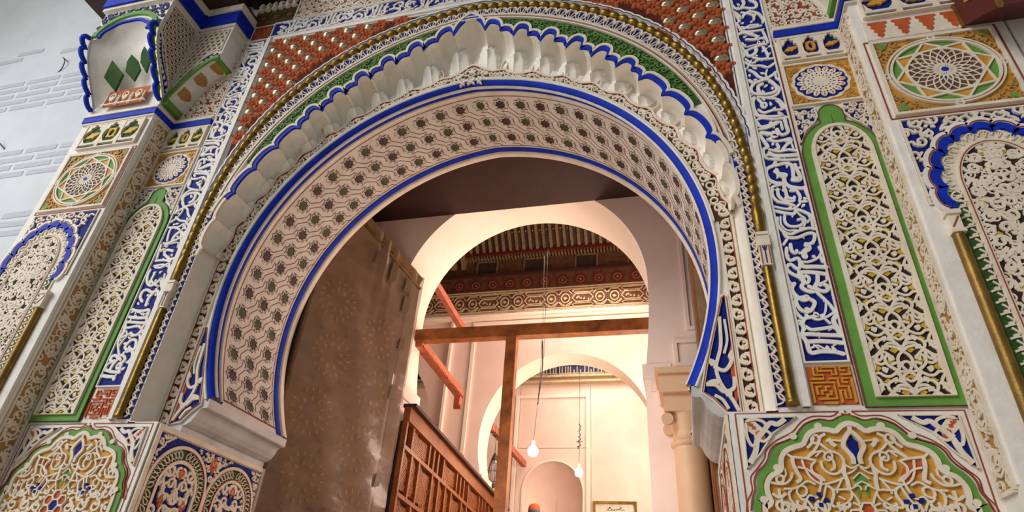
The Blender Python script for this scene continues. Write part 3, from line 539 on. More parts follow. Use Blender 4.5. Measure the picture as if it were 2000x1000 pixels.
# gold beads
rope=thing('bead_moulding','string of gold beads curving round above the arch','moulding',(0,-.02,2.2))
M=MB(); lathe(M,[(.0,-.075),(.03,-.07),(.036,-.055),(.046,-.03),(.052,0),(.046,.03),(.036,.055),(.03,.07),(0,.075)],(0,0,0),14); M.v=[q*S for q in M.v]; bead=M.mesh('gold bead',[GO],world=False)
for k in range(-NB,NB+1):
    t=k*DB_; r=float(ROPE(t)); p=C22([t],[r])[0]; inst('bead',bead,rope,Matrix.Translation(Vector(W([p[0],-.025,p[1]])))@Matrix.Rotation(PI/2+rd(t),4,'Y'))
for s in (-1,1):
    for k in range(5): inst('bead',bead,rope,Matrix.Translation(Vector(W([s*3.19,-.025,2.53-k*.125]))))
M=MB(); tube(M,[(*C22([t],[ROPE(t)])[0],) for t in []] or [(float(C22([t],[ROPE(t)])[0][0]),-.01,float(C22([t],[ROPE(t)])[0][1])) for t in np.linspace(-84,84,150)],.03,8,cap=True); obj('core_rod',M,[GT],rope)
wv=thing('wavy_fillet','white wavy fillet with a thin navy line outside the gold beads','moulding',(0,0,2.3))
tf=np.linspace(-97,97,760); wr=ROPE(tf)+.10+.014*np.abs(np.cos(np.pi*tf/DB_))
M=MB(); ribbon(M,C22(tf,wr),.045,.035,mp); obj('white_fillet',M,[WH],wv); M=MB(); ribbon(M,C22(tf,wr-.012),.012,.04,mp); obj('navy_line',M,[NL],wv)
# ---------------------------------------------------------------- red flowered spandrels
XF=3.205; ZT=5.86
def inspan(s):
    def f(x,z):
        r=np.hypot(x,z-2.2); t=np.degrees(np.arctan2(x,z-2.2)); return (s*x>.02)&(s*x<XF)&(z<ZT)&(r>ROPE(t)+.15)&(np.abs(t)<88)
    return f
def blob(M,pts,h,mi=0,z0=0.):       # petal with a raised centre
    p=np.asarray(pts,float); c=p.mean(0); n=len(p); q=c+(p-c)*.55
    V=np.array([(x,y,z0) for x,y in p]+[(x,y,z0+h*.75) for x,y in q]+[(c[0],c[1],z0+h)]); i=np.arange(n); j=(i+1)%n
    M.add(V,np.stack([i,j,j+n,i+n],1),mi,True); M.add(V,np.stack([i+n,j+n,np.full(n,2*n)],1),mi,True)
fl=MB()
for a in (0.5,1.25,1.9,2.65,3.9,4.71,5.5):
    L=.15 if a<3 else .125; blob(fl,leaf(.02*math.cos(a),.02*math.sin(a),a,L,.10),.04)
for a in (.1,3.04): 
    c=(.13*math.cos(a),.05+.0*a); blob(fl,[(c[0]+.035*math.cos(b),c[1]+.04*math.sin(b)) for b in np.linspace(0,2*PI,9)[:-1]],.032)
blob(fl,[(.03*math.cos(b),.03*math.sin(b)) for b in np.linspace(0,2*PI,9)[:-1]],.042)
V=[np.stack([q[:,0],-q[:,2],q[:,1]],1)*S for q in fl.v]; fl.v=V; flower=fl.mesh('terracotta flower',[TR],world=False)
bs=MB(); th=np.linspace(0,2*PI,17); P=np.array([[(.088*math.cos(f)*math.cos(x),-.070*math.sin(f),.060*math.cos(f)*math.sin(x)) for x in th] for f in np.linspace(0,PI/2,7)]); grid(bs,P); bs.v=[q*S for q in bs.v]; boss=bs.mesh('polished boss',[BZ],world=False)
for s in (-1,1):
    T=thing('flowered_spandrel','terracotta red spandrel of carved flowers and polished bosses, upper %s of the arch'%('left' if s<0 else 'right'),'carved panel',(s*2.4,0,3.3))
    ins=inspan(s); M=MB(); tz=np.linspace(2,87,171)*s; o=[]
    for t in tz:
        r=float(ROPE(t))+.12; a=abs(rd(t)); k=min(XF/math.sin(a),(ZT-2.2)/max(math.cos(a),1e-6)); o.append((r,max(k,r+.001)))
    ringp(M,C22(tz,[q[0] for q in o]),C22(tz,[q[1] for q in o]),.005,mp,closed=False); obj('terracotta_ground',M,[TE],T)
    row=0; z=2.6
    wm=MB()
    while z<ZT:
        x=.05+(.17 if row%2 else 0)
        while x<XF:
            sx=s*x
            if ins(np.array([sx]),np.array([z+.0]))[0] and x<XF-.03:
                inst('flower',flower,T,Matrix.Translation(Vector(W([sx,-.004,z])))@Matrix.Rotation(rng.uniform(-.15,.15),4,'Y'))
                if ins(np.array([sx+.05,sx-.05]),np.array([z+.17,z+.17])).all(): inst('boss',boss,T,Matrix.Translation(Vector(W([sx,-.004,z+.155]))))
            x+=.34
        z+=.16; row+=1
# white mouldings framing the spandrels
for s in (-1,1):
    M=MB(); rect(M,*((3.215,.02,3.325,5.99) if s>0 else (-3.325,.02,-3.215,5.99)),.02,mp); rect(M,*((3.255,.02,3.31,5.99) if s>0 else (-3.31,.02,-3.255,5.99)),.045,mp)
    T=obj('frame_moulding',M,[WH]); props(T,'white upright moulding between the gold column and the blue script, %s side'%('left' if s<0 else 'right'),'moulding')
    M=MB(); rect(M,*((3.222,2.4,3.23,5.9) if s>0 else (-3.23,2.4,-3.222,5.9)),.024,mp); obj('navy_line',M,[NL],T)
M=MB(); rect(M,-3.214,5.865,3.214,5.99,.02,mp); rect(M,-3.21,5.9,3.21,5.965,.045,mp); props(obj('frame_moulding',M,[WH]),'white level moulding under the top script band','moulding')
# gold colonnettes at both sides of the arch
for s in (-1,1):
    side='left' if s<0 else 'right'
    T=thing('colonnette','slim gold colonnette with a small painted capital on the %s of the arch'%side,'column',(s*3.185,-.03,.03))
    x=s*3.185
    M=MB(); tube(M,[(x,-.03,.12),(x,-.03,.7),(x,-.03,1.27)],.042,14); obj('shaft',M,[GO],T)
    M=MB(); lathe(M,[(.0,.03),(.05,.03),(.052,.06),(.042,.075),(.046,.1),(.042,.12)],(x,-.03,0),14); obj('base',M,[GO],T)
    M=MB(); box(M,x-.045,x+.045,-.075,.0,1.28,1.48); box(M,x-.055,x+.055,-.085,.0,1.48,1.56); box(M,x-.05,x+.05,-.08,0,1.60,1.63); box(M,x-.05,x+.05,-.08,0,1.565,1.585); cp_=obj('capital',M,[CR],T)
    M=MB(); ribbon(M,[(x,1.30),(x,1.44),(x-.02,1.47)],.01,.004,FR(-.075)); ribbon(M,[(x,1.44),(x+.02,1.47)],.01,.004,FR(-.075)); plate(M,leaf(x,1.42,PI/2,.06,.03),.004,FR(-.075)); obj('painted_stem',M,[NL],cp_)
    M=MB(); 
    for q in (-.035,.035): ribbon(M,[(x+q,1.29),(x+q,1.47)],.008,.004,FR(-.075))
    obj('red_lines',M,[RL],cp_)
    M=MB(); lathe(M,[(.03,1.63),(.045,1.66),(.05,1.78),(.058,1.86),(.045,1.93),(.04,1.97)],(x,-.03,0),14); obj('neck',M,[GO],T)
# ---------------------------------------------------------------- script bands
cal=parse(CAL)
def band_strokes():
    """(t across 0..0.32, s along reading direction) for the whole height"""
    o=[(p,w) for p,w in cal]
    hi=[(p+[0,4.62-.44+.45],w) for p,w in cal if p[:,1].max()<1.75 and p[:,1].min()>.44]
    o+=[(p,w) for p,w in hi if p[:,1].min()>4.98 and p[:,1].max()<5.95]
    return o
BS=band_strokes()
def fillers(M,mp,z0,z1,seed,tf):
    r=random.Random(seed)
    z=z0+.05
    while z<z1-.05:
        for q in range(2):
            u=r.uniform(.03,.29); a=r.uniform(0,6.28); L=r.uniform(.04,.07)
            p=np.array(leaf(u,z+r.uniform(-.03,.03),a,L,.03)); plate(M,tf(p),.02,mp)
        z+=.085
for s in (-1,1):
    side='left' if s<0 else 'right'
    T=thing('script_band','tall upright band of white script on blue, %s of the arch'%side,'inscription',(s*3.49,0,.36))
    a,b=(3.33,3.655) if s>0 else (-3.655,-3.33)
    M=MB(); rect(M,a,.385,b,5.985,.008,mp); obj('blue_ground',M,[DB],T)
    M=MB(); frame(M,a-.005,.375,b+.005,5.99,.014,.03,mp); obj('white_border',M,[WH],T)
    tf=(lambda p: np.stack([3.33+p[:,0],p[:,1]],1)) if s>0 else (lambda p: np.stack([-3.33-p[:,0],6.38-p[:,1]],1))
    M=MB()
    for p,w in BS:
        q=spline(p,3) if len(p)>2 else p; q=tf(np.asarray(q)); ribbon(M,q,w*1.22,.026,mp)
        for e in (q[0],q[-1]): plate(M,[(e[0]+w*.6*math.cos(x),e[1]+w*.6*math.sin(x)) for x in np.linspace(0,2*PI,9)[:-1]],.0262,mp)
    fillers(M,mp,.45,5.95,s+4,tf); obj('lettering',M,[WH],T)
    M=MB(); rect(M,*((3.672,.03,3.682,4.22) if s>0 else (-3.682,.03,-3.672,4.22)),.006,mp); obj('red_line',M,[RL],T)
T=thing('script_band','long level band of white script on blue along the top of the gateway','inscription',(0,0,6.03))
M=MB(); rect(M,-3.3,6.02,3.3,6.33,.008,mp); obj('blue_ground',M,[DB],T); M=MB(); frame(M,-3.31,6.005,3.31,6.345,.016,.03,mp); obj('white_border',M,[WH],T)
M=MB()
for k in (0,):
    for p,w in BS:
        q=spline(p,3) if len(p)>2 else p; q=np.asarray(q)
        for off in (-3.7,1.7): 
            u=-(q[:,1]+off); u=u*1.; Q=np.stack([u,6.018+q[:,0]*.95],1)
            if Q[:,0].min()>-3.27 and Q[:,0].max()<3.27 and (off>0)==(Q[:,0].mean()<-2.1): ribbon(M,Q,w*1.2,.026,mp)
fillers(M,mp,-3.2,3.2,11,lambda p: np.stack([p[:,1],6.018+p[:,0]*.95],1))
obj('lettering',M,[WH],T)
# square kufic tiles
MAZE=["(0,0)(0,5)(5,5)(5,1)(1,1)","(1,2)(1,4)(2,4)","(2,2)(2,3)(3,3)(3,4)(4,4)","(3,1)(3,2)(4,2)(4,3)","(6,0)(6,3)(7,3)(7,1)(8,1)(8,4)(6,4)(6,6)(4,6)","(9,0)(9,6)(7,6)(7,5)(8,5)","(0,6)(3,6)(3,7)(1,7)(1,9)","(2,9)(2,8)(5,8)(5,7)(6,7)(6,9)(3,9)","(7,7)(9,7)(9,9)(7,9)(7,8)(8,8)","(2,0)(5,0)"]
for s in (-1,1):
    T=thing('kufic_tile','small square of %s maze lettering below the script band, %s side'%(('orange','left') if s<0 else ('gold on orange','right')),'tile',(s*3.48,0,.04))
    x0=3.335 if s>0 else -3.655
    M=MB(); rect(M,x0,.04,x0+.32,.35,.008,mp); obj('orange_ground' if s>0 else 'cream_ground',M,[OR if s>0 else CR],T)
    M=MB()
    for l in MAZE:
        p=np.array([[float(v_) for v_ in q.split(',')] for q in l[1:-1].split(')(')]); p=p/9*.29; ribbon(M,np.stack([x0+.015+p[:,0],.05+p[:,1]],1),.017,.022,mp)
    obj('maze_letters',M,[OC if s>0 else OR],T)
T=thing('corner_tile','brown corner square of carved lines where the two script bands meet','tile',(-3.5,0,6.0))
M=MB(); rect(M,-3.66,6.01,-3.34,6.33,.008,mp); obj('brown_ground',M,[BR],T); M=MB()
for l in MAZE:
    p=np.array([[float(v_) for v_ in q.split(',')] for q in l[1:-1].split(')(')])/9*.29; ribbon(M,np.stack([-3.65+p[:,0],6.02+p[:,1]],1),.016,.02,mp)
obj('maze_letters',M,[OR],T)
# plain hollow coves beside the arch, between lace border and scroll band
for s in (-1,1):
    T=thing('cove','plain hollow plaster cove running up beside the %s foot of the arch'%('left' if s<0 else 'right'),'moulding',(s*3.03,.15,.02))
    M=MB(); zz=np.linspace(.0,2.26,3); ph=np.linspace(0,PI/2,10); P=np.array([[(s*(3.0+.07*np.sin(q)),.31*np.cos(q)+.0,z) for q in ph] for z in zz]); grid(M,P); box(M,*sorted((s*2.99,s*3.08)),0.0,.31,-.02,.005); obj('cove_face',M,[SH],T)
# ---------------------------------------------------------------- tall green panels
def arcpts(cx,cz,rx,rz,a0,a1,n): 
    a=np.radians(np.linspace(a0,a1,n)); return [(cx+rx*math.cos(x),cz+rz*math.sin(x)) for x in a]
def dup_pt(s,P): return [(s*x,z) for x,z in P]
for s in (-1,1):
    side='left' if s<0 else 'right'
    T=thing('carved_lattice','tall pierced lattice panel in a broad green frame with round top, %s of the arch'%side,'carved panel',(s*4.03,0,.02))
    og=[(3.695,.012),(4.375,.012),(4.375,2.55)]+arcpts(4.035,2.50,.34,.42,8,62,8)+arcpts(4.035,2.9,.105,.0,0,0,1)+[(4.15,2.90),(4.15,2.96)]+arcpts(4.035,3.0,.115,.13,0,180,9)+[(3.92,2.96),(3.92,2.90)]+arcpts(4.035,2.50,.34,.42,118,172,8)+[(3.695,2.55)]
    inn=[(3.79,.085),(4.29,.085),(4.29,2.5)]+arcpts(4.04,2.5,.25,.34,6,174,15)+[(3.79,2.5)]
    # green frame as ring between resampled outlines
    def resample(P,n,start=0):
        P=np.array(P+[P[0]],float); L=np.r_[0,np.cumsum(np.hypot(*np.diff(P,axis=0).T))]; t=np.linspace(0,L[-1],n,endpoint=False); return np.stack([np.interp(t,L,P[:,0]),np.interp(t,L,P[:,1])],1)
    M=MB(); c=np.array([4.035,1.5])
    plate(M,dup_pt(s,og),.022,mp); obj('green_frame',M,[GR],T)
    M=MB(); plate(M,dup_pt(s,inn),.0225,mp); obj('dark_ground',M,[DK],T)  # dark brown sheet painted as the shade in the lattice holes
    M=MB(); ribbon(M,dup_pt(s,inn),.035,.04,mp,closed=True,base=.01); obj('cream_border',M,[CR],T)
    M=MB(); ribbon(M,dup_pt(s,og),.010,.026,mp,closed=True); obj('red_outline',M,[BR if s>0 else GD],T)
    ip=inpoly(dup_pt(s,inn)); M=MB(); Y_=MB(); a,b=sorted((s*3.79,s*4.29)); lattice(M,a,b,.1,2.84,.020,.017,mp,ip,base=.0225,ny=8,M2=Y_); obj('lattice',M,[CR],T,kind='stuff'); obj('yellow_fill',Y_,[YE],T,kind='stuff')
    M=MB(); plate(M,[(s*(4.035-.006),2.85),(s*(4.035+.006),2.85),(s*4.035,3.0)],.026,mp); obj('finial_line',M,[BR],T)
    # blue corner pieces either side of the finial
    T=thing('corner_scrolls','pair of small blue corners of white scrolls beside the %s green finial'%side,'carved panel',(s*4.03,0,2.75))
    for k in (-1,1):
        cp=[(4.035+k*.335,3.13),(4.035+k*.13,3.13),(4.035+k*.125,2.99),(4.035+k*.17,2.915),(4.035+k*.26,2.83),(4.035+k*.335,2.66)]
        P=dup_pt(s,cp); M=MB(); plate(M,P,.008,mp); obj('blue_ground',M,[DB],T)
        M=MB(); ribbon(M,P,.014,.026,mp,closed=True); ip=inpoly(P); x=[q[0] for q in P]; fill(M,min(x),max(x),2.64,3.14,.085,.014,.026,mp,ip,seed=3+k); obj('scrolls',M,[CR],T,kind='stuff')
    # small flower medallion
    T=thing('flower_medallion','small square tile with a blue and white many-petalled rosette, above the %s green finial'%side,'tile',(s*4.03,0,3.17))
    a,b=sorted((s*3.715,s*4.355)); M=MB(); rect(M,a,3.18,b,3.77,.010,mp); obj('ochre_ground',M,[OC],T)
    M=MB(); frame(M,a-.015,3.165,b+.015,3.785,.02,.03,mp); obj('white_border',M,[CR],T)
    cx,cz=s*4.035,3.475
    M=MB(); th=np.linspace(0,2*PI,129)[:-1]; R=.262+.008*np.cos(12*th); plate(M,np.stack([cx+R*1.06*np.cos(th),cz+R*np.sin(th)],1),.016,mp); obj('white_disc',M,[CR],T)
    M=MB(); R=.225+.012*np.abs(np.cos(8*th)); plate(M,np.stack([cx+R*1.06*np.cos(th),cz+R*np.sin(th)],1),.019,mp); obj('blue_disc',M,[DB],T)
    M=MB(); R=.165+.055*np.abs(np.cos(8*th)); plate(M,np.stack([cx+R*1.06*np.cos(th),cz+R*np.sin(th)],1),.028,mp)
    obj('rosette',M,[CR],T)
    M=MB(); O=MB()
    for k in range(16):
        a_=k*PI/8
        for r,sz,mm in ((.18,.013,O),(.145,.012,M),(.15,.012,O),(.105,.011,M),(.075,.009,M)):
            aa=a_+(PI/16 if r in(.145,.105) else 0); plate(mm,leaf(cx+r*1.06*math.cos(aa),cz+r*math.sin(aa),aa,sz*2.2,sz*1.3),.030,mp)
    objs('blue_hole',M,[NL],T,kind='stuff'); obj('orange_petals',O,[OR],T,kind='stuff')
    M=MB(); sq=inpoly([(s*3.73,3.19),(s*4.34,3.19),(s*4.34,3.76),(s*3.73,3.76)]); 
    fill(M,min(s*3.72,s*4.35),max(s*3.72,s*4.35),3.18,3.77,.1,.012,.018,mp,lambda x,z: sq(x,z)&(np.hypot((x-cx)/1.06,z-cz)>.275),seed=8); obj('corner_scrolls',M,[OG],T,kind='stuff')
def niche_row(T,x0,x1,z0,z1,mp,gm,fm,fl=None):
    """three square recesses with a fretted edge and a gilt knot in each"""
    w=(x1-x0)/3; G=MB(); F=MB(); K=MB(); H=z1-z0
    rect(G,x0,z0,x1,z1,.006,mp)
    ribbon(F,[(x0,z0),(x1,z0),(x1,z1),(x0,z1)],.02,.04,mp,closed=True)
    ribbon(F,[(x0,z0+H*.18),(x1,z0+H*.18)],.035,.035,mp)
    for k in range(4): ribbon(F,[(x0+k*w,z0),(x0+k*w,z1)],.05 if 0<k<3 else .03,.04,mp)
    for k in range(3):
        c=x0+(k+.5)*w; b=z0+H*.2
        for sg in (-1,1):
            plate(F,[(c+sg*w*.42,z1),(c+sg*w*.05,z1),(c+sg*w*.1,z1-H*.1),(c+sg*w*.22,z1-H*.12),(c+sg*w*.24,z1-H*.24),(c+sg*w*.36,z1-H*.28),(c+sg*w*.42,z1-H*.4)],.036,mp)
            plate(F,[(c+sg*w*.42,b),(c+sg*w*.2,b),(c+sg*w*.34,b+H*.12),(c+sg*w*.42,b+H*.28)],.036,mp)
        if k==1:
            th=np.linspace(0,2*PI,17)[:-1]; ribbon(K,[(c+w*.17*math.cos(a),b+H*.36+H*.17*math.sin(a)) for a in th],.03,.03,mp,closed=True); 
            for a in (.8,2.3,3.9,5.5): plate(K,leaf(c+w*.15*math.cos(a),b+H*.36+H*.15*math.sin(a),a,w*.16,w*.12),.03,mp)
        else:
            for a,l in ((.3,.34),(3.5,.3),(2.2,.16),(5.2,.16)): plate(K,leaf(c,b+H*.34,a,w*l*1.2,w*.22),.03,mp)
    obj('dark_ground',G,[gm],T); objs('gilt_knot',K,[fm],obj('fretted_frame',F,[CR],T))
for s in (-1,1):
    side='left' if s<0 else 'right'
    T=thing('niche_row','row of three small fretted recesses above the %s flower medallion'%side,'carved panel',(s*4.03,0,3.8))
    a,b=sorted((s*3.73,s*4.34)); niche_row(T,a,b,3.83,4.19,mp,GD if s<0 else DB,YE if s<0 else OC)
# blue cornice strips that wrap from the wall round the piers
def strip_run(M,path,z0,z1,d,out=0.):
    """path: list of (x,y); box section following it, standing d out"""
    for (x0,y0),(x1,y1) in zip(path[:-1],path[1:]):
        a,b=min(x0,x1),max(x0,x1); c,e=min(y0,y1),max(y0,y1)
        box(M,a-(d if y0!=y1 else 0),b+(d if y0!=y1 else 0),c-d,e+(0 if x0!=x1 else 0),z0,z1)
for s in (-1,1):
    side='left' if s<0 else 'right'
    T=thing('cornice','%s blue and white stepped cornice strip below the bracket, running round the pier'%side,'cornice',(s*4.6,-.2,4.22))
    pth=[(s*3.7,0),(s*4.38,0),(s*4.38,-.34),(s*5.6,-.34)]
    for nm,z0,z1,d,m in (('white_fillet',4.205,4.235,.03,CR),('blue_strip',4.235,4.33,.045,BL),('white_fillet',4.33,4.36,.06,CR),('white_fillet',4.37,4.41,.035,CR)):
        M=MB(); 
        box(M,min(s*3.7,s*4.38),max(s*3.7,s*4.38),-d,.0,z0,z1); box(M,*sorted((s*(4.38-d),s*4.5)),-.34-d,-d,z0,z1); box(M,*sorted((s*4.5,s*5.6)),-.34-d,-.3,z0,z1)
        obj(nm,M,[m],T)
# ---------------------------------------------------------------- brackets above
def arcfn(x): return 4.52+.80*abs(math.sin(min(1,max(0,x))*PI/2))**.9
for s in (-1,1):
    side='left' if s<0 else 'right'
    T=thing('bracket','carved plaster bracket with green-edged curved underside leaning on the %s pier'%side,'bracket',(s*4.05,-.15,4.5))
    n=16; xs=np.linspace(0,1,n); X=[s*(4.38-.63*x) for x in xs]; Z=[arcfn(x) for x in xs]; zt=6.02
    M=MB()
    V=[(X[i],-.3,Z[i]) for i in range(n)]+[(X[i],-.3,zt) for i in range(n)]; i=np.arange(n-1); M.add(V,np.stack([i,i+1,i+1+n,i+n],1))
    V=[(X[i],-.3,Z[i]) for i in range(n)]+[(X[i],0,Z[i]-.02) for i in range(n)]; M.add(V,np.stack([i,i+1,i+1+n,i+n],1))
    M.add([(X[-1],-.3,Z[-1]),(X[-1],0,Z[-1]-.02),(X[-1],0,zt),(X[-1],-.3,zt)],[0,1,2,3]); obj('body',M,[WH],T)
    m3=FR(-.3); lo=[(X[k],Z[k]) for k in range(n)]
    M=MB(); ribbon(M,lo,.07,.03,m3); 
    ribbon(M,[(-.30,Z[0]),(-.02,Z[0]-.02)],.09,.02,lambda P: np.stack([X[0]+0*P[:,0]-s*.0+np.zeros(len(P)),P[:,0],P[:,1]-P[:,2]],1)); 
    box(M,*sorted((X[-1]-s*.0,X[-1]+s*.08)),-.31,-.0,Z[-1]-.035,Z[-1]+.0); box(M,*sorted((X[0],X[0]-s*.08)),-.31,-.0,Z[0]-.06,Z[0]+.03)
    obj('green_edge',M,[GR],T)
    low=[(X[k],Z[k]+.05) for k in range(n)]; hi=[(X[k],Z[k]+.05+.14*abs(math.sin(PI*min(1,k/(n-1)*1.0)))**.6*(1 if k<n-1 else .2)) for k in range(n)]
    M=MB(); ringp(M,low,hi,.006,m3,closed=False); obj('blue_ground',M,[DB],T)
    M=MB(); 
    for k in range(1,n-2): plate(M,leaf(X[k],Z[k]+.1,1.2+k,.08,.04),.018,m3)
    ribbon(M,hi,.02,.02,m3); obj('white_scrolls',M,[CR],T,kind='stuff')
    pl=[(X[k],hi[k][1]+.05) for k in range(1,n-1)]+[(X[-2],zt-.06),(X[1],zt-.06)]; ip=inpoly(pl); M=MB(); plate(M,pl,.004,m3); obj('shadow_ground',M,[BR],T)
    M=MB(); ribbon(M,pl,.014,.02,m3,closed=True)
    a,b=min(X),max(X); 
    for k in range(-12,14):
        for j in range(0,18):
            cx=a+(k+.5*(j%2))*.095; cz=4.5+j*.085; th=np.linspace(-.3,PI+.3,8)
            clipadd(M,np.stack([cx+.045*np.cos(th),cz+.05*np.sin(th)],1),.015,.02,m3,ip); clipadd(M,np.array([(cx-.045,cz),(cx,cz-.035),(cx+.045,cz)]),.013,.02,m3,ip)
    obj('lattice',M,[CR],T,kind='stuff')
    # ochre hollows on the curved underside
    for f in (.22,.50,.80):
        k=f*(n-1); i0=int(k); x=X[i0]; z=Z[i0]-.01; dx=(X[i0+1]-X[i0]); dz=(Z[i0+1]-Z[i0]); L=math.hypot(dx,dz); ux,uz=dx/L,dz/L; nx,nz=(uz,-ux) if uz*0-ux*1<0 else (-uz,ux)
        if nz>0: nx,nz=-nx,-nz
        M=MB(); q=[(-.075,-.24),(.075,-.24),(.085,-.14),(.05,-.07),(0,-.035),(-.05,-.07),(-.085,-.14)]
        V=[(x+u*ux+nx*.012,y,z+u*uz+nz*.012) for u,y in q]+[(x+u*ux-nx*.01,y,z+u*uz-nz*.01) for u,y in q]; M.add(V,np.arange(7)); ii=np.arange(7); M.add(V,np.stack([ii,(ii+1)%7,(ii+1)%7+7,ii+7],1)); obj('ochre_hollow',M,[OG],T)
    # pinkish arabesque on the wall beneath the bracket
    T2=thing('wall_scrolls','patch of fine red and cream scrollwork on the wall under the %s bracket'%side,'carved panel',(s*3.95,0,4.45))
    P=[(s*3.70,4.44),(s*4.33,4.44)]+[(s*(4.33-.6*x),arcfn(x)-.03) for x in np.linspace(0,1,8)]+[(s*3.70,5.98)]; 
    P=[(s*3.70,4.44),(s*4.30,4.44)]+[(s*(4.30-.52*x),arcfn(x)-.05) for x in np.linspace(0,1,8)]+[(s*3.74,5.95),(s*3.70,5.95)]
    M=MB(); plate(M,P,.005,mp); obj('red_ground',M,[RL],T2); ip=inpoly(P); M=MB(); ribbon(M,P,.014,.02,mp,closed=True); fill(M,min(q[0] for q in P),max(q[0] for q in P),4.44,5.95,.11,.018,.02,mp,ip,seed=21); obj('scrolls',M,[CR],T2,kind='stuff')
    # side face of the bracket
    T2=thing('bracket_cornice','deep blue upper cornice stepping round the %s bracket'%side,'cornice',(s*4.2,-.3,6.05))
    for nm,z0,z1,d,m in (('white_fillet',6.03,6.09,.02,CR),('blue_strip',6.09,6.34,.05,BL),('white_fillet',6.34,6.46,.08,CR)):
        M=MB(); box(M,*sorted((s*(3.75-d),s*4.38)),-.3-d,0,z0,z1); box(M,*sorted((s*(4.38-d),s*5.62)),-.92-d,-.0,z0,z1); obj(nm,M,[m],T2)
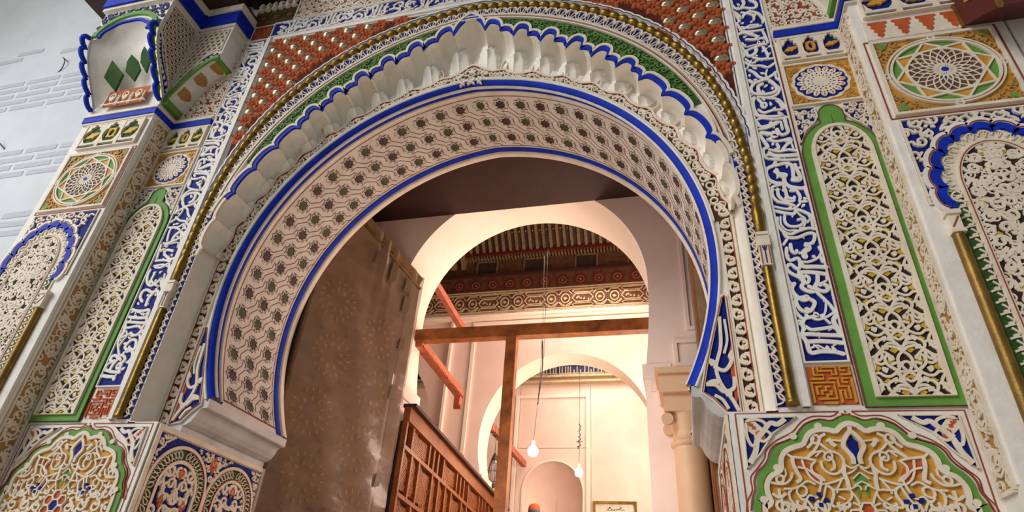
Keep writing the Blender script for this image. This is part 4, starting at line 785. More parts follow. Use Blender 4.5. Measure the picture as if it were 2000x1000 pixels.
# ---------------------------------------------------------------- lower lobed panels
lob=parse(LOB_D); g1=lambda k: parse(k)[0][0]
for s in (-1,1):
    side='left' if s<0 else 'right'
    T=thing('lobed_panel','big square panel with a green lobed arch of cream and ochre arabesque, %s jamb front'%side,'carved panel',(s*3.55,0,-1.6))
    cx=s*3.545; k_=.985
    def tr(P,m): P=np.asarray(P); return np.stack([cx+m*P[:,0]*k_,P[:,1]],1)
    def both(P): 
        P=np.asarray(P); Q=P[::-1]*[-1,1]; return P,Q
    GOp=g1(GO_D); GIp=g1(GI_D); RLp=g1(RL_D)
    go=np.concatenate([[[0,-.04]],GOp[1:],[[-.762,-1.6]]]); gi=np.concatenate([[[0,-.093]],GIp[1:],[[-.712,-1.6]]])
    full=lambda a: np.concatenate([a[::-1],a[1:]*[-1,1]])
    go2,gi2=full(spline(go,3)),full(spline(gi,3))
    M=MB(); plate(M,tr(gi2,1),.004,mp); obj('ochre_ground',M,[OC],T)
    def rs(P,n=160):
        L=np.r_[0,np.cumsum(np.hypot(*np.diff(P,axis=0).T))]; t=np.linspace(0,L[-1],n); return np.stack([np.interp(t,L,P[:,0]),np.interp(t,L,P[:,1])],1)
    M=MB(); ringp(M,tr(rs(go2),1),tr(rs(gi2),1),.016,mp,closed=False); obj('green_band',M,[GR],T)
    M=MB(); q=rs(gi2); ribbon(M,tr(q*[.965,1]+[0,-.015],1),.036,.03,mp)
    for p,w in lob:
        for m in (-1,1):
            for zz in (0,1):
                Q=p*[1,1] if not zz else np.stack([p[:,0],-1.62-p[:,1]],1)
                ribbon(M,tr(spline(Q,3),m),w*1.05,.026,mp)
    for (x,z) in ((-.405,-.205),(-.555,-.435),(-.68,-.66),(-.215,-.13)):
        for m in (-1,1): plate(M,tr([(x+.028*math.cos(a),z+.025*math.sin(a)) for a in np.linspace(0,2*PI,11)[:-1]],m),.03,mp)
    gi3=inpoly(tr(gi2*[.93,1],1)); fill(M,cx-.68,cx+.68,-1.1,-.62,.15,.02,.026,mp,lambda x,z: gi3(x,z)&(z<-.66)&(np.hypot(x-cx,z+.81)>.16),sym=cx,seed=44)
    obj('arabesque',M,[CR],T,kind='stuff')
    for key,nm,m_ in ((OP_D,'orange_patch',OR),(GP_D,'green_patch',GR),(BB_D,'blue_bud',DB)):
        M=MB()
        for m in (-1,1):
            for zz in (0,1):
                Q=g1(key); Q=Q if not zz else np.stack([Q[:,0],-1.62-Q[:,1]],1); plate(M,tr(Q,m),.008,mp)
        objs(nm,M,[m_],T)
    M=MB(); C_=MB()
    for k in range(6):
        a=k*PI/3+.52; 
        plate(M,[(cx+.095*math.cos(a)+.045*math.cos(b),-.81+.095*math.sin(a)+.045*math.sin(b)) for b in np.linspace(0,2*PI,7)[:-1]],.012,mp)
        ribbon(C_,[(cx+.095*math.cos(a)+.05*math.cos(b),-.81+.095*math.sin(a)+.05*math.sin(b)) for b in np.linspace(0,2*PI,7)[:-1]],.014,.028,mp,closed=True)
    objs('red_petal',M,[OR],T); objs('petal_outline',C_,[CR],T)
    M=MB(); plate(M,[(cx+.045*math.cos(b),-.81+.045*math.sin(b)) for b in np.linspace(0,2*PI,9)[:-1]],.014,mp)
    for (x,z) in ((-.30,-.62),(-.255,-.66),(-.30,-.69),(-.35,-.65)):
        for m in (-1,1): plate(M,tr([(x-.014,z-.014),(x+.014,z-.014),(x+.014,z+.014),(x-.014,z+.014)],m),.03,mp)
    objs('blue_square',M,[DB],T)
    M=MB()
    for m in (-1,1):
        ribbon(M,tr(spline(RLp,3),m),.009,.004,mp); ribbon(M,tr(np.array([(-.045,-.013),(-.80,-.018),(-.80,-1.6)]),m),.010,.004,mp)
        ribbon(M,tr(spline(GOp*[1.03,1]+[0,.008],3),m),.008,.018,mp)
    obj('red_lines',M,[RL],T)
    for m in (-1,1):
        P=tr(g1(BT_D),m); M=MB(); plate(M,P,.006,mp); obj('blue_corner',M,[DB],T)
        M=MB()
        for q,w in (([(-.44,-.07),(-.5,-.11),(-.55,-.10),(-.60,-.15)],.036),([(-.60,-.15),(-.66,-.22),(-.69,-.32),(-.74,-.40)],.04),([(-.60,-.15),(-.56,-.19),(-.62,-.24),(-.68,-.2)],.02),([(-.72,-.08),(-.66,-.07),(-.60,-.09),(-.57,-.14)],.022),([(-.73,-.1),(-.735,-.2),(-.71,-.27),(-.68,-.26)],.022)):
            ribbon(M,tr(spline(q,4),m),w,.022,mp,taper=False)
        ribbon(M,P,.012,.02,mp,closed=True)
        plate(M,tr([(-.735,-.075),(-.66,-.085),(-.60,-.15),(-.61,-.215),(-.66,-.21),(-.73,-.15)],m),.014,mp)
        obj('white_leaf',M,[CR],T); M=MB()
        for j in range(3):
            for k in range(2+(j==1)): 
                x=-.715+j*.038+k*.022; z=-.10-j*.034+ (k*-.03 if j else k*0)-k*.012; plate(M,tr([(x-.014,z-.011),(x+.013,z-.014),(x+.014,z+.011),(x-.012,z+.013)],m),.0175,mp)
        objs('orange_lozenge',M,[OR],T)
    M=MB(); plate(M,[(cx+.008*math.cos(b),-.014+.008*math.sin(b)) for b in np.linspace(0,2*PI,7)[:-1]],.006,mp); obj('red_dot',M,[RL],T)
# ---------------------------------------------------------------- jamb panels (twin arches)
for s in (-1,1):
    side='left' if s<0 else 'right'
    T=thing('twin_arch_panel','twin round arches with green leaf borders on blue, inside face of the %s jamb'%side,'carved panel',(s*2.70,.8,-1.6))
    mj=SX(s*2.71,-s)
    base=MB(); rect(base,.02,-2.2,1.86,-.01,.006,mj); obj('plaster_slab',base,[CR],T)
    bl=MB(); rect(bl,.08,-2.1,1.80,-.075,.009,mj); obj('blue_ground',bl,[DB],T)
    F=MB(); frame(F,.02,-2.2,1.86,-.015,.05,.03,mj); RD=MB(); GN=MB(); LF=MB(); OR_=MB()
    for cy in (.51,1.37):
        cz=-.56
        def up(R,n=30): return [(cy-R,-2.1)]+[(cy+R*math.cos(a),cz+R*1.02*math.sin(a)) for a in np.linspace(PI,0,n)]+[(cy+R,-2.1)]
        ribbon(F,up(.415),.035,.03,mj); ribbon(F,up(.275),.035,.03,mj); ribbon(RD,up(.292),.008,.032,mj); ribbon(RD,up(.396),.006,.032,mj)
        ringp(GN,up(.395),up(.295),.012,mj,closed=False)
        for k in range(-11,12):
            a=PI/2-k*.135; q=leaf(cy+.30*math.cos(a-.06*np.sign(k)),cz+.31*math.sin(a-.06*np.sign(k)),a+.5*(-1 if k<0 else 1)*-1,.12,.045); ribbon(LF,q,.009,.026,mj,closed=True)
        for z in np.arange(-.68,-2.05,-.07):
            for sg in (-1,1): ribbon(LF,leaf(cy+sg*.30,z,PI/2-sg*.9,.11,.045),.009,.026,mj,closed=True)
        ip=inpoly(up(.262)); fill(F,cy-.27,cy+.27,-2.1,-.28,.16,.026,.028,mj,ip,sym=cy,seed=14)
        for (y,z) in ((0,.17),(-.16,-.12),(.16,-.12),(0,-.42),(-.16,-.7),(.16,-.7)):
            for j in range(4):
                dy,dz=((0,.036),(-.025,0),(.025,0),(0,-.036))[j]; plate(OR_,[(cy+y+dy-.020,cz+z+dz),(cy+y+dy,cz+z+dz-.03),(cy+y+dy+.020,cz+z+dz),(cy+y+dy,cz+z+dz+.03)],.03,mj)
    tri=[[(.09,-.08),(.30,-.08),(.2,-.16),(.13,-.28),(.09,-.5)],[(.62,-.09),(1.26,-.09),(1.08,-.2),(.94,-.42),(.8,-.2)],[(1.58,-.09),(1.79,-.09),(1.79,-.5),(1.7,-.22)]]
    for t in tri:
        x=[q[0] for q in t]; ip=inpoly(t); fill(F,min(x),max(x),-.52,-.08,.1,.02,.026,mj,ip,seed=4)
    for (y,z) in ((.94,-.2),): 
        for j in range(4):
            dy,dz=((0,.05),(-.035,0),(.035,0),(0,-.05))[j]; plate(OR_,[(y+dy-.03,z+dz),(y+dy,z+dz-.04),(y+dy+.03,z+dz),(y+dy,z+dz+.04)],.03,mj)
    obj('frames_and_scrolls',F,[CR],T,kind='stuff'); obj('red_lines',RD,[RL],T); obj('green_border',GN,[GD],T); obj('leaf_border',LF,[CR],T,kind='stuff'); objs('orange_lozenge',OR_,[OR],T)
# ---------------------------------------------------------------- piers
for s in (-1,1):
    side='left' if s<0 else 'right'; dz=0. if s<0 else -.10
    # vine strip on the inner side face
    T=thing('vine_strip','long upright strip of cream vine scrolls on ochre, inner side of the %s pier'%side,'carved panel',(s*4.38,-.17,-.5))
    ms=SX(s*4.38,-s); 
    M=MB(); rect(M,-.245,-.62,-.035,3.78,.006,ms); rect(M,-.245,3.86,-.035,4.17,.006,ms); obj('ochre_ground',M,[OG],T)
    M=MB()
    for u in (-.25,-.03): ribbon(M,[(u,-.62),(u,4.19)],.02,.024,ms)
    for z in (-.62,3.82,4.18): ribbon(M,[(-.25,z),(-.03,z)],.03,.024,ms)
    vine(M,4.3,.2,.30,.024,.022,ms,-.24,-.58,flip=True)
    ip=inpoly([(-.245,-.6),(-.035,-.6),(-.035,3.8),(-.245,3.8)]); fill(M,-.25,-.03,-.6,3.8,.15,.015,.02,ms,ip,seed=31)
    fill(M,-.24,-.04,3.87,4.16,.11,.018,.02,ms,None,seed=2,leaves=False); ribbon(M,[(-.14,3.86),(-.06,4.01),(-.14,4.17),(-.22,4.01)],.02,.026,ms,closed=True)
    obj('vine_scrolls',M,[CR],T,kind='stuff')
    M=MB(); box(M,*sorted((s*4.365,s*4.38)),-.30,-.275,-.6,2.5); obj('edge_fillet',M,[WH],T)
    # star medallion
    mq=FR(-.34); x0,x1=4.44,5.47; z0,z1=2.56+.12+dz,3.53+.12+dz; 
    if s<0: z0,z1=2.66,3.62
    T=thing('star_medallion','large square panel with an eight-pointed star in a green ring, upper %s pier'%side,'carved panel',(s*4.95,-.34,z0))
    a,b=sorted((s*x0,s*x1)); cx=(a+b)/2; cz=(z0+z1)/2; R=.40
    M=MB(); rect(M,a,z0,b,z1,.006,mq); obj('ochre_ground',M,[OC],T)
    M=MB(); frame(M,a-.01,z0-.01,b+.01,z1+.01,.03,.03,mq); th=np.linspace(0,2*PI,65)[:-1]; ex=1.08
    ci=lambda r:[(cx+ex*r*math.cos(t),cz+r*math.sin(t)) for t in th]
    ribbon(M,ci(R+.03),.016,.03,mq,closed=True); ribbon(M,ci(R),.022,.03,mq,closed=True)
    for k in range(4):
        t=k*PI/2+(0 if 1 else 0); px,pz=cx+ex*(R+.035)*math.cos(t),cz+(R+.035)*math.sin(t); ribbon(M,[(px+.03*math.cos(q),pz+.03*math.sin(q)) for q in np.linspace(0,2*PI,11)[:-1]],.014,.032,mq,closed=True)
    for r0 in (.2,.2+PI/4):
        q=[(cx+ex*R*.98*math.cos(r0+k*PI/2),cz+R*.98*math.sin(r0+k*PI/2)) for k in range(4)]; ribbon(M,q,.028,.026,mq,closed=True)
    obj('white_star',M,[CR],T)
    M=MB(); plate(M,ci(R),.010,mq); obj('green_disc',M,[GR],T)
    M=MB()
    for r0 in (.2,.2+PI/4): plate(M,[(cx+ex*R*.97*math.cos(r0+k*PI/2),cz+R*.97*math.sin(r0+k*PI/2)) for k in range(4)],.013+.001*(r0>.5),mq)
    obj('ochre_star',M,[OC],T)
    M=MB(); r8=R*.70; plate(M,[(cx+ex*r8*math.cos(t),cz+r8*math.sin(t)) for t in np.linspace(0,2*PI,25)[:-1]],.017,mq); obj('dark_centre',M,[BR],T)
    M=MB(); ribbon(M,[(cx+ex*r8*math.cos(t),cz+r8*math.sin(t)) for t in np.linspace(0,2*PI,25)[:-1]],.016,.026,mq,closed=True)
    for k in range(20):
        for sg in (-1,1):
            tt_=np.linspace(.06,1,9); aa=k*2*PI/20+sg*tt_*.85; ribbon(M,np.stack([cx+ex*r8*tt_*np.cos(aa),cz+r8*tt_*np.sin(aa)],1),.0105,.024,mq)
    obj('spiral_web',M,[CR],T,kind='stuff')
    M=MB(); plate(M,[(cx+.03*math.cos(t),cz+.028*math.sin(t)) for t in th[::6]],.03,mq); obj('blue_centre',M,[BL],T)
    M=MB(); ip=inpoly([(a,z0),(b,z0),(b,z1),(a,z1)]); f=lambda x,z: ip(x,z)&(np.hypot((x-cx)/ex,z-cz)>R+.06); fill(M,a,b,z0,z1,.12,.016,.02,mq,f,sym=cx,seed=6); obj('corner_scrolls',M,[OG],T,kind='stuff')
    M=MB()
    for sx_ in (-1,1):
        for sz_ in (-1,1): plate(M,leaf(cx+sx_*.40,cz+sz_*.38,sz_*.8 if sx_>0 else PI-sz_*.8,.1,.08),.021,mq)
    objs('green_leaf',M,[GR],T)
    M=MB(); frame(M,a-.05,z0-.04,b+.05,z1+.04,.012,.006,mq); obj('red_border',M,[RL],T)
    # rows above the medallion
    if s>0:
        T=thing('merlon_frieze','row of four orange stepped notches on white, upper right pier','carved panel',(4.95,-.34,z1+.06))
        M=MB(); rect(M,a,z1+.06,b,z1+.33,.006,mq); obj('white_ground',M,[CR],T)
        for k in range(4):
            c=a+.13+k*.215; M=MB(); w=.085; zt=z1+.31; h=.235
            P=[(c-w,zt)]+[q for j in range(4) for q in ((c-w*(1.05-j*.23),zt-h*(j+.45)/4),(c-w*(.72-j*.2),zt-h*(j+.7)/4))]+[(c,zt-h)]
            P=P+[(2*c-x,z) for x,z in P[::-1][1:]]; plate(M,P,.012,mq); obj('orange_notch',M,[OR],T)
        zn=z1+.36
    else: zn=3.70
    T=thing('niche_row','row of three fretted recesses on the front of the %s pier'%side,'carved panel',(s*4.95,-.34,zn)); niche_row(T,a+.04,b-.02,zn+.02,zn+.46 if s<0 else zn+.44,mq,GD if s<0 else DB,YE if s<0 else OC)
    # scalloped arch panel
    top=z0-.06; T=thing('scalloped_arch_panel','tall blind arch with a scalloped blue edge and cream scroll filling, %s pier front'%side,'carved panel',(s*4.99,-.34,-1.))
    cx=s*5.02; cz=top-.78; Rx=.50; Rz=.60
    M=MB(); rect(M,a,top-.95,b,top-.02,.004,mq); obj('blue_ground',M,[DB],T)
    def lobes(rx,rz,amp,n=11,k=300):
        t=np.linspace(-.12*PI,1.12*PI,k); fr=((t+.12*PI)/(1.24*PI)*n)%1; r=1+amp*(np.sqrt(np.clip(1-(2*fr-1)**2,0,1))-.5); return [(cx+rx*r[i]*math.cos(t[i]),cz+rz*r[i]*math.sin(t[i])) for i in range(k)]
    def down(L): return [(L[0][0],-2.0)]+L+[(L[-1][0],-2.0)]
    M=MB(); Lo=down(lobes(.50,.62,.09)); plate(M,Lo,.012,mq); obj('white_field',M,[CR],T)
    M=MB(); ribbon(M,lobes(.52,.64,.09),.05,.03,mq); obj('white_lobes',M,[WH],T)
    M=MB(); ribbon(M,lobes(.455,.57,.10),.066,.034,mq); obj('blue_lobes',M,[BL],T)
    M=MB(); ribbon(M,lobes(.505,.625,.09),.010,.034,mq); obj('red_lobes',M,[RL],T)
    inn=[(cx+.30,-2.0)]+[(cx+.30*math.cos(t),cz+.42*math.sin(t)) for t in np.linspace(0,PI,24)]+[(cx-.30,-2.0)]
    M=MB(); 
    for k in range(15):
        t=(k+.5)/15*1.24*PI-.12*PI
        for r in (.39,.36): pass
        px,pz=cx+.375*math.cos(t),cz+.49*math.sin(t); ribbon(M,[(px+.05*math.cos(t+q),pz+.05*math.sin(t+q)) for q in np.linspace(-1.6,1.6,8)],.014,.026,mq)
        for q in (-.7,0,.7): ribbon(M,[(px-.02*math.cos(t),pz-.02*math.sin(t)),(px+.04*math.cos(t+q),pz+.04*math.sin(t+q))],.008,.024,mq)
    for sg in (-1,1):
        for k in range(30):
            zz=cz-.14-k*.095; 
            if zz<-1.9: break
            px=cx+sg*.37; ribbon(M,[(px-.035,zz),(px+.02,zz+.02),(px+.035,zz+.05),(px,zz+.085)],.016,.024,mq); plate(M,leaf(px-.01,zz+.03,1.2*sg+.8,.05,.035),.024,mq)
    obj('fan_border',M,[CR],T,kind='stuff')
    M=MB()
    for sg in (-1,1): a_,b_=sorted((cx+sg*.33,cx+sg*.42)); rect(M,a_,-1.9,b_,cz-.06,.014,mq)
    obj('green_strip',M,[GD],T)
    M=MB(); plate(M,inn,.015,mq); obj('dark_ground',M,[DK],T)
    M=MB(); ribbon(M,inn,.03,.03,mq,closed=True); ip=inpoly(inn); 
    fill(M,cx-.31,cx+.31,-2.0,cz+.44,.155,.024,.027,mq,ip,sym=cx,seed=17); fill(M,cx-.31,cx+.31,-2.0,cz+.44,.11,.012,.024,mq,ip,sym=cx,seed=18,leaves=False); obj('scroll_filling',M,[CR],T,kind='stuff')
    M=MB()
    for k in range(16):
        for sg in (-1,1):
            for q in (.08,.2): zz=cz+.3-k*.16; P=[(cx+sg*q-.03,zz),(cx+sg*q,zz-.025),(cx+sg*q+.03,zz),(cx+sg*q,zz+.025)]; (plate(M,P,.019,mq) if ip(np.array([p[0] for p in P]),np.array([p[1] for p in P])).all() else None)
    obj('yellow_fill',M,[YE],T,kind='stuff')
    M=MB(); ribbon(M,[(x*1.0,z) for x,z in inn],.008,.034,mq); obj('red_line',M,[RL],T)
    M=MB(); 
    ipo=inpoly([(a,top-.95),(b,top-.95),(b,top-.02),(a,top-.02)]); fill(M,a,b,top-.95,top-.02,.15,.020,.026,mq,lambda x,z: ipo(x,z)&((((x-cx)/.56)**2+((z-cz)/.68)**2>1)|(z<cz-.2)&(abs(x-cx)>.5))&(z>cz-.1),sym=cx,seed=12); frame(M,a,top-.95,b,top,.015,.02,mq); obj('corner_scrolls',M,[CR],T,kind='stuff')
    for sg in (-1,1):
        xx=cx+sg*.47; T=thing('colonnette','gold colonnette at the %s edge of the blind arch, %s pier'%('inner' if sg*s<0 else 'outer',side),'column',(xx,-.36,-2.0))
        zt_=cz-.48 if s>0 else cz-.62
        M=MB(); tube(M,[(xx,-.36,-2.0),(xx,-.36,zt_)],.045,12); obj('shaft',M,[GT],T)
        M=MB(); box(M,xx-.05,xx+.05,-.41,-.34,zt_,zt_+.03); box(M,xx-.04,xx+.04,-.40,-.34,zt_+.03,zt_+.17); box(M,xx-.055,xx+.055,-.415,-.34,zt_+.17,zt_+.21); cp_=obj('capital',M,[CR],T)
        M=MB(); ribbon(M,[(xx-.03,zt_+.05),(xx,zt_+.1),(xx+.03,zt_+.15)],.012,.004,FR(-.40)); obj('red_lines',M,[RL],cp_)
    # console over the pier with a scalloped shell niche
    T=thing('pier_console','projecting console with a scalloped shell niche and green arch on top of the %s pier'%side,'bracket',(s*4.98,-.6,4.42))
    xi,xo=s*4.38,s*5.60
    def yf(z): f=min(1,max(0,(z-4.5)/1.0)); return -.34-.54*abs(math.sin(f*PI/2))**1.3
    zz=np.concatenate([np.linspace(4.42,5.5,23),[6.03]]); M=MB()
    for x in (xi,xo):
        V=[(x,yf(z),z) for z in zz]+[(x,0,z) for z in zz]; n=len(zz); i=np.arange(n-1); M.add(V,np.stack([i,i+1,i+1+n,i+n],1))
    # front face with an arched opening
    cxx=(xi+xo)/2; hw=.47; arcz=lambda x: 5.45+.33*math.sqrt(max(0,1-(x/hw)**2)); xs=np.linspace(-.61,.61,41); top_=[(cxx+x,-.88,6.03) for x in xs]; bot=[(cxx+x,-.88,arcz(x) if abs(x)<hw else 5.42) for x in xs]; i=np.arange(40); M.add(top_+bot,np.stack([i,i+1,i+1+41,i+41],1)); obj('body',M,[WH],T)
    M=MB(); P=np.empty((25,25,3))      # concave shell
    for i_ in range(25):
        for j_ in range(25):
            f=-1+i_/12.; g_=j_/24.; zt2=5.45+.33*math.sqrt(max(0,1-f*f)); z=4.45+(zt2-4.45)*g_; y=yf(z)+ .03+ .30*(1-f*f)*abs(math.sin(g_*PI))**.7+.05*abs(math.sin(g_*9))*(1-f*f)*.5
            y=min(y,-.05); y=yf(z)*(1-0)*0+y if g_<.999 else -.88; P[i_,j_]=(cxx+f*.605,y,z)
    grid(M,P); obj('shell_niche',M,[SH],T)
    M=MB()
    for sg in (-1,1):
        p=[]
        for k in range(60):
            z=4.5+k/59.*.95; y=yf(z); fr=(k/59.*5)%1; p.append((cxx+sg*(.60-.0),y-.02-.10*math.sqrt(max(0,1-(2*fr-1)**2)),z))
        q=np.array(p); tube(M,q,.035,6)
    objs('blue_scallop',M,[BL],T)
    M=MB(); th=np.linspace(0,PI,30); ribbon(M,[(cxx+.52*math.cos(t),5.46+.40*math.sin(t)) for t in th],.075,.035,FR(-.88)); obj('green_arch',M,[GR],T)
    M=MB(); ribbon(M,[(cxx+.42*(1+.05*abs(math.sin(4*t)))*math.cos(t),5.42+.28*(1+.05*abs(math.sin(4*t)))*math.sin(t)) for t in th],.045,.03,FR(-.88)); objs('blue_scallop',M,[BL],T)
    M=MB(); ip=inpoly([(cxx-.6,5.45),(cxx+.6,5.45),(cxx+.6,6.0),(cxx-.6,6.0)]); rect(M,cxx-.6,5.46,cxx+.6,6.0,.004,FR(-.88)) if 0 else None
    fill(M,cxx-.6,cxx+.6,5.46,6.0,.12,.018,.016,FR(-.88),lambda x,z: ip(x,z)&(((x-cxx)/.57)**2+((z-5.46)/.45)**2>1),sym=cxx,seed=3); obj('spandrel_scrolls',M,[NL],T,kind='stuff')
    for (u,w_,z,h_) in ((-.27,.17,4.98,.19),(.05,.13,5.08,.18),(.31,.08,5.12,.18)):
        M=MB(); x=cxx+s*u*-1; y=lambda zq: yf(zq)+.03+.16*(1-(u/.57)**2)*abs(math.sin(max(0,min(1,(zq-4.45)/1.2))*PI))**.7-.02
        if u>0: pl=[(-w_,-.3*h_),(-w_*.7,.35*h_),(0,.8*h_),(w_*.7,.35*h_),(w_,-.3*h_),(0,-h_)]
        else: pl=[(-w_,0),(0,h_),(w_,0),(0,-h_)]
        V=[(x+p_,y(z+q_)-.01,z+q_) for p_,q_ in pl]; V2=[(a0,b0+.03,c0) for a0,b0,c0 in V]; n=len(pl); M.add(V+V2,np.arange(n)); i=np.arange(n); M.add(V+V2,np.stack([i,(i+1)%n,(i+1)%n+n,i+n],1)); obj('green_lozenge',M,[GD],T)
    M=MB(); K=MB()
    rect(K,cxx-.36,4.47,cxx+.36,4.80,.006,FR(-.40)); 
    for k in range(3):
        c=cxx+(k-1)*.23; 
        for q in (-.10,.10): ribbon(M,[(c+q,4.48),(c+q,4.68)],.014,.03,FR(-.40))
        ribbon(M,[(c+.05*math.cos(t),4.66+.06*math.sin(t)) for t in np.linspace(0,2*PI,9)[:-1]],.02,.03,FR(-.40),closed=True); plate(M,leaf(c,4.56,PI/2,.12,.08),.03,FR(-.40))
    ribbon(M,[(cxx-.38,4.51),(cxx+.38,4.51)],.02,.032,FR(-.40)); obj('orange_ground',K,[OR],T); obj('knot_row',M,[CR],T)
    # side cheek decoration
    mc=SX(xi,-s); pl=[(-.32,4.95),(-.30,5.5),(-.30,5.95)]+[(-.80,5.95),(-.82,5.5),(-.60,5.08)]; pl=[(-.06+q[0]*.0-.02,0) for q in []] or [(-.34,4.75),(-.34,5.98),(-.84,5.98),(-.84,5.45),(-.64,5.1)]
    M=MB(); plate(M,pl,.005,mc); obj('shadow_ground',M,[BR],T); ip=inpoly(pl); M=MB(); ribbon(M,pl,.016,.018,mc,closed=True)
    for k in range(-2,14):
        for j in range(0,18):
            cx_=-.9+(k+.5*(j%2))*.085; cz_=4.7+j*.075; th=np.linspace(0,2*PI,9); clipadd(M,np.stack([cx_+.034*np.cos(th),cz_+.034*np.sin(th)],1),.013,.018,mc,ip)
    obj('lattice',M,[CR],T,kind='stuff')
    M=MB(); P=[(yf(z)+.02,z) for z in np.linspace(4.6,5.4,14)]; Q=[(yf(z)+.17*abs(math.sin((z-4.6)/.8*PI))**.5+.02,z) for z in np.linspace(4.6,5.4,14)]; ringp(M,P,Q,.008,mc,closed=False); obj('blue_ground',M,[DB],T)
    M=MB(); 
    for k in range(1,12): plate(M,leaf(yf(4.6+k*.065)+.07,4.6+k*.065,1.+.3*k,.09,.045),.018,mc)
    ribbon(M,Q,.016,.02,mc); ribbon(M,P,.016,.02,mc); obj('white_scrolls',M,[CR],T,kind='stuff')
    M=MB(); p=[]
    for k in range(60):
        z=4.5+k/59.*.95; fr=(k/59.*6)%1; p.append((xi+s*.02,yf(z)-.02-.03*math.sqrt(max(0,1-(2*fr-1)**2)),z))
    tube(M,p,.03,6); obj('green_edge',M,[GR],T)
# ---------------------------------------------------------------- woodwork above the wall
T=thing('painted_frieze','strip of painted cedar with green and red hexagons at the upper left of the gate','frieze',(-3.35,0,6.4))
M=MB(); box(M,-3.74,-3.02,-.03,0,6.37,6.66); obj('board',M,[WP],T)
M=MB(); N=MB()
for k in range(3):
    c=-3.58+k*.24; P=[(c-.1,6.515),(c-.06,6.58),(c+.06,6.58),(c+.1,6.515),(c+.06,6.45),(c-.06,6.45)]; ribbon(M,P,.02,.012,FR(-.03),closed=True); plate(N,polyoff(P,.55),.008,FR(-.03))
objs('green_lozenge',M,[GD],T); objs('red_lozenge',N,[RL],T)
T=thing('carved_pendants','row of small pale carved pendants hanging under the dark eave, upper left','carving',(-3.4,-.05,6.66))
M=MB(); box(M,-3.74,-3.02,-.02,0,6.66,6.95); obj('board',M,[WD],T)
for k in range(6):
    M=MB(); c=-3.68+k*.12; ribbon(M,spline([(c-.03,6.70),(c+.02,6.74),(c-.01,6.80),(c+.03,6.86)],4),.045,.05,FR(-.02)); plate(M,leaf(c,6.7,.4,.07,.05),.06,FR(-.02)); obj('pendant',M,[CR],T)
T=thing('eave','dark cedar eave beams over the left of the gateway','eave',(-4.2,-.5,6.5))
M=MB(); box(M,-6.2,-2.95,-1.0,0.0,6.98,7.12); box(M,-2.95,6.5,-2.2,0.0,8.0,8.2); obj('board',M,[WD],T)  # second board is an out-of-view extension, added to shade the upper wall
M=MB(); box(M,-6.2,-3.75,-1.05,-.0,6.47,6.62); obj('beam',M,[WD],T)
for k in range(7):
    M=MB(); x=-6.1+k*.45; box(M,x,x+.12,-1.4,-.02,6.84,6.98); obj('rafter',M,[WD],T)
T=thing('upper_scroll_panel','plaster panel of fine scrolls with a green lobed field above the top script band','carved panel',(-.6,0,6.36))
M=MB(); rect(M,-2.98,6.37,2.98,7.6,.005,mp); obj('red_ground',M,[RL],T)
P=[(-2.2,7.6),(-2.1,7.0),(-1.9,6.75),(-1.6,6.62),(-1.2,6.55),(-.6,6.5),(.6,6.5),(1.6,6.62),(2.1,7.0),(2.2,7.6)]; M=MB(); plate(M,spline(P,4),.012,mp); obj('green_field',M,[GD],T)
M=MB(); q=spline(P,4); ribbon(M,q,.03,.03,mp); ip=inpoly([tuple(x) for x in q]); fill(M,-2.98,2.98,6.37,7.1,.11,.022,.022,mp,lambda x,z:(~ip(x,z))&(abs(x)<2.97)&(z>6.38),seed=40); fill(M,-2.2,2.2,6.45,7.1,.14,.014,.02,mp,lambda x,z: ip(x,z),seed=41); frame(M,-3.0,6.355,3.0,7.62,.03,.03,mp); obj('scrolls',M,[CR],T,kind='stuff')
M=MB(); rect(M,-3.62,6.37,-3.02,7.6,.0,mp) if 0 else None
# painted bracket at the upper right
T=thing('painted_corbel','dark red painted cedar corbel jutting over the right pier','corbel',(5.5,-.8,3.6))
M=MB(); V=[(5.13,-.36,3.74),(5.19,-1.0,3.38),(6.2,-1.0,3.42),(6.2,-.36,3.78)]; V=[(5.26,-.34,3.62),(5.36,-.75,3.36),(6.3,-.75,3.36),(6.3,-.34,3.62),(5.26,-.34,4.9),(5.36,-.75,4.9),(6.3,-.75,4.9),(6.3,-.34,4.9)]
M.add(V,[[0,1,2,3],[4,5,6,7],[0,1,5,4],[1,2,6,5],[2,3,7,6],[3,0,4,7]]); obj('block',M,[mat('oxblood paint','#5a1a12',rough=.5)],T)
M=MB(); box(M,5.25,5.275,-.37,-.34,3.60,4.9); box(M,5.34,5.375,-.77,-.735,3.35,4.9); obj('gilt_edge',M,[GT],T)
M=MB(); m_=SX(5.31,-1); 
for k in range(5): ribbon(M,leaf(-.55,3.75+k*.2,PI/2,.18,.14),.015,.02,m_,closed=True); plate(M,leaf(-.55,3.78+k*.2,PI/2,.1,.06),.02,m_)
objs('gilt_leaf',M,[OC],T)
# ================================================================ SETTING BEYOND AND AROUND
M=MB(); box(M,-22,14,-16,1.9,-4.6,-4.334); obj('floor',M,[FLR],kind='structure')
M=MB(); box(M,-9,6,2.4,13,-2.1,-1.72)
for k in range(6): box(M,-2.7,2.7,-.2+k*.45,2.4,-4.33+k*.435,-4.33+(k+1)*.435)
obj('floor_raised',M,[FLR],kind='structure')
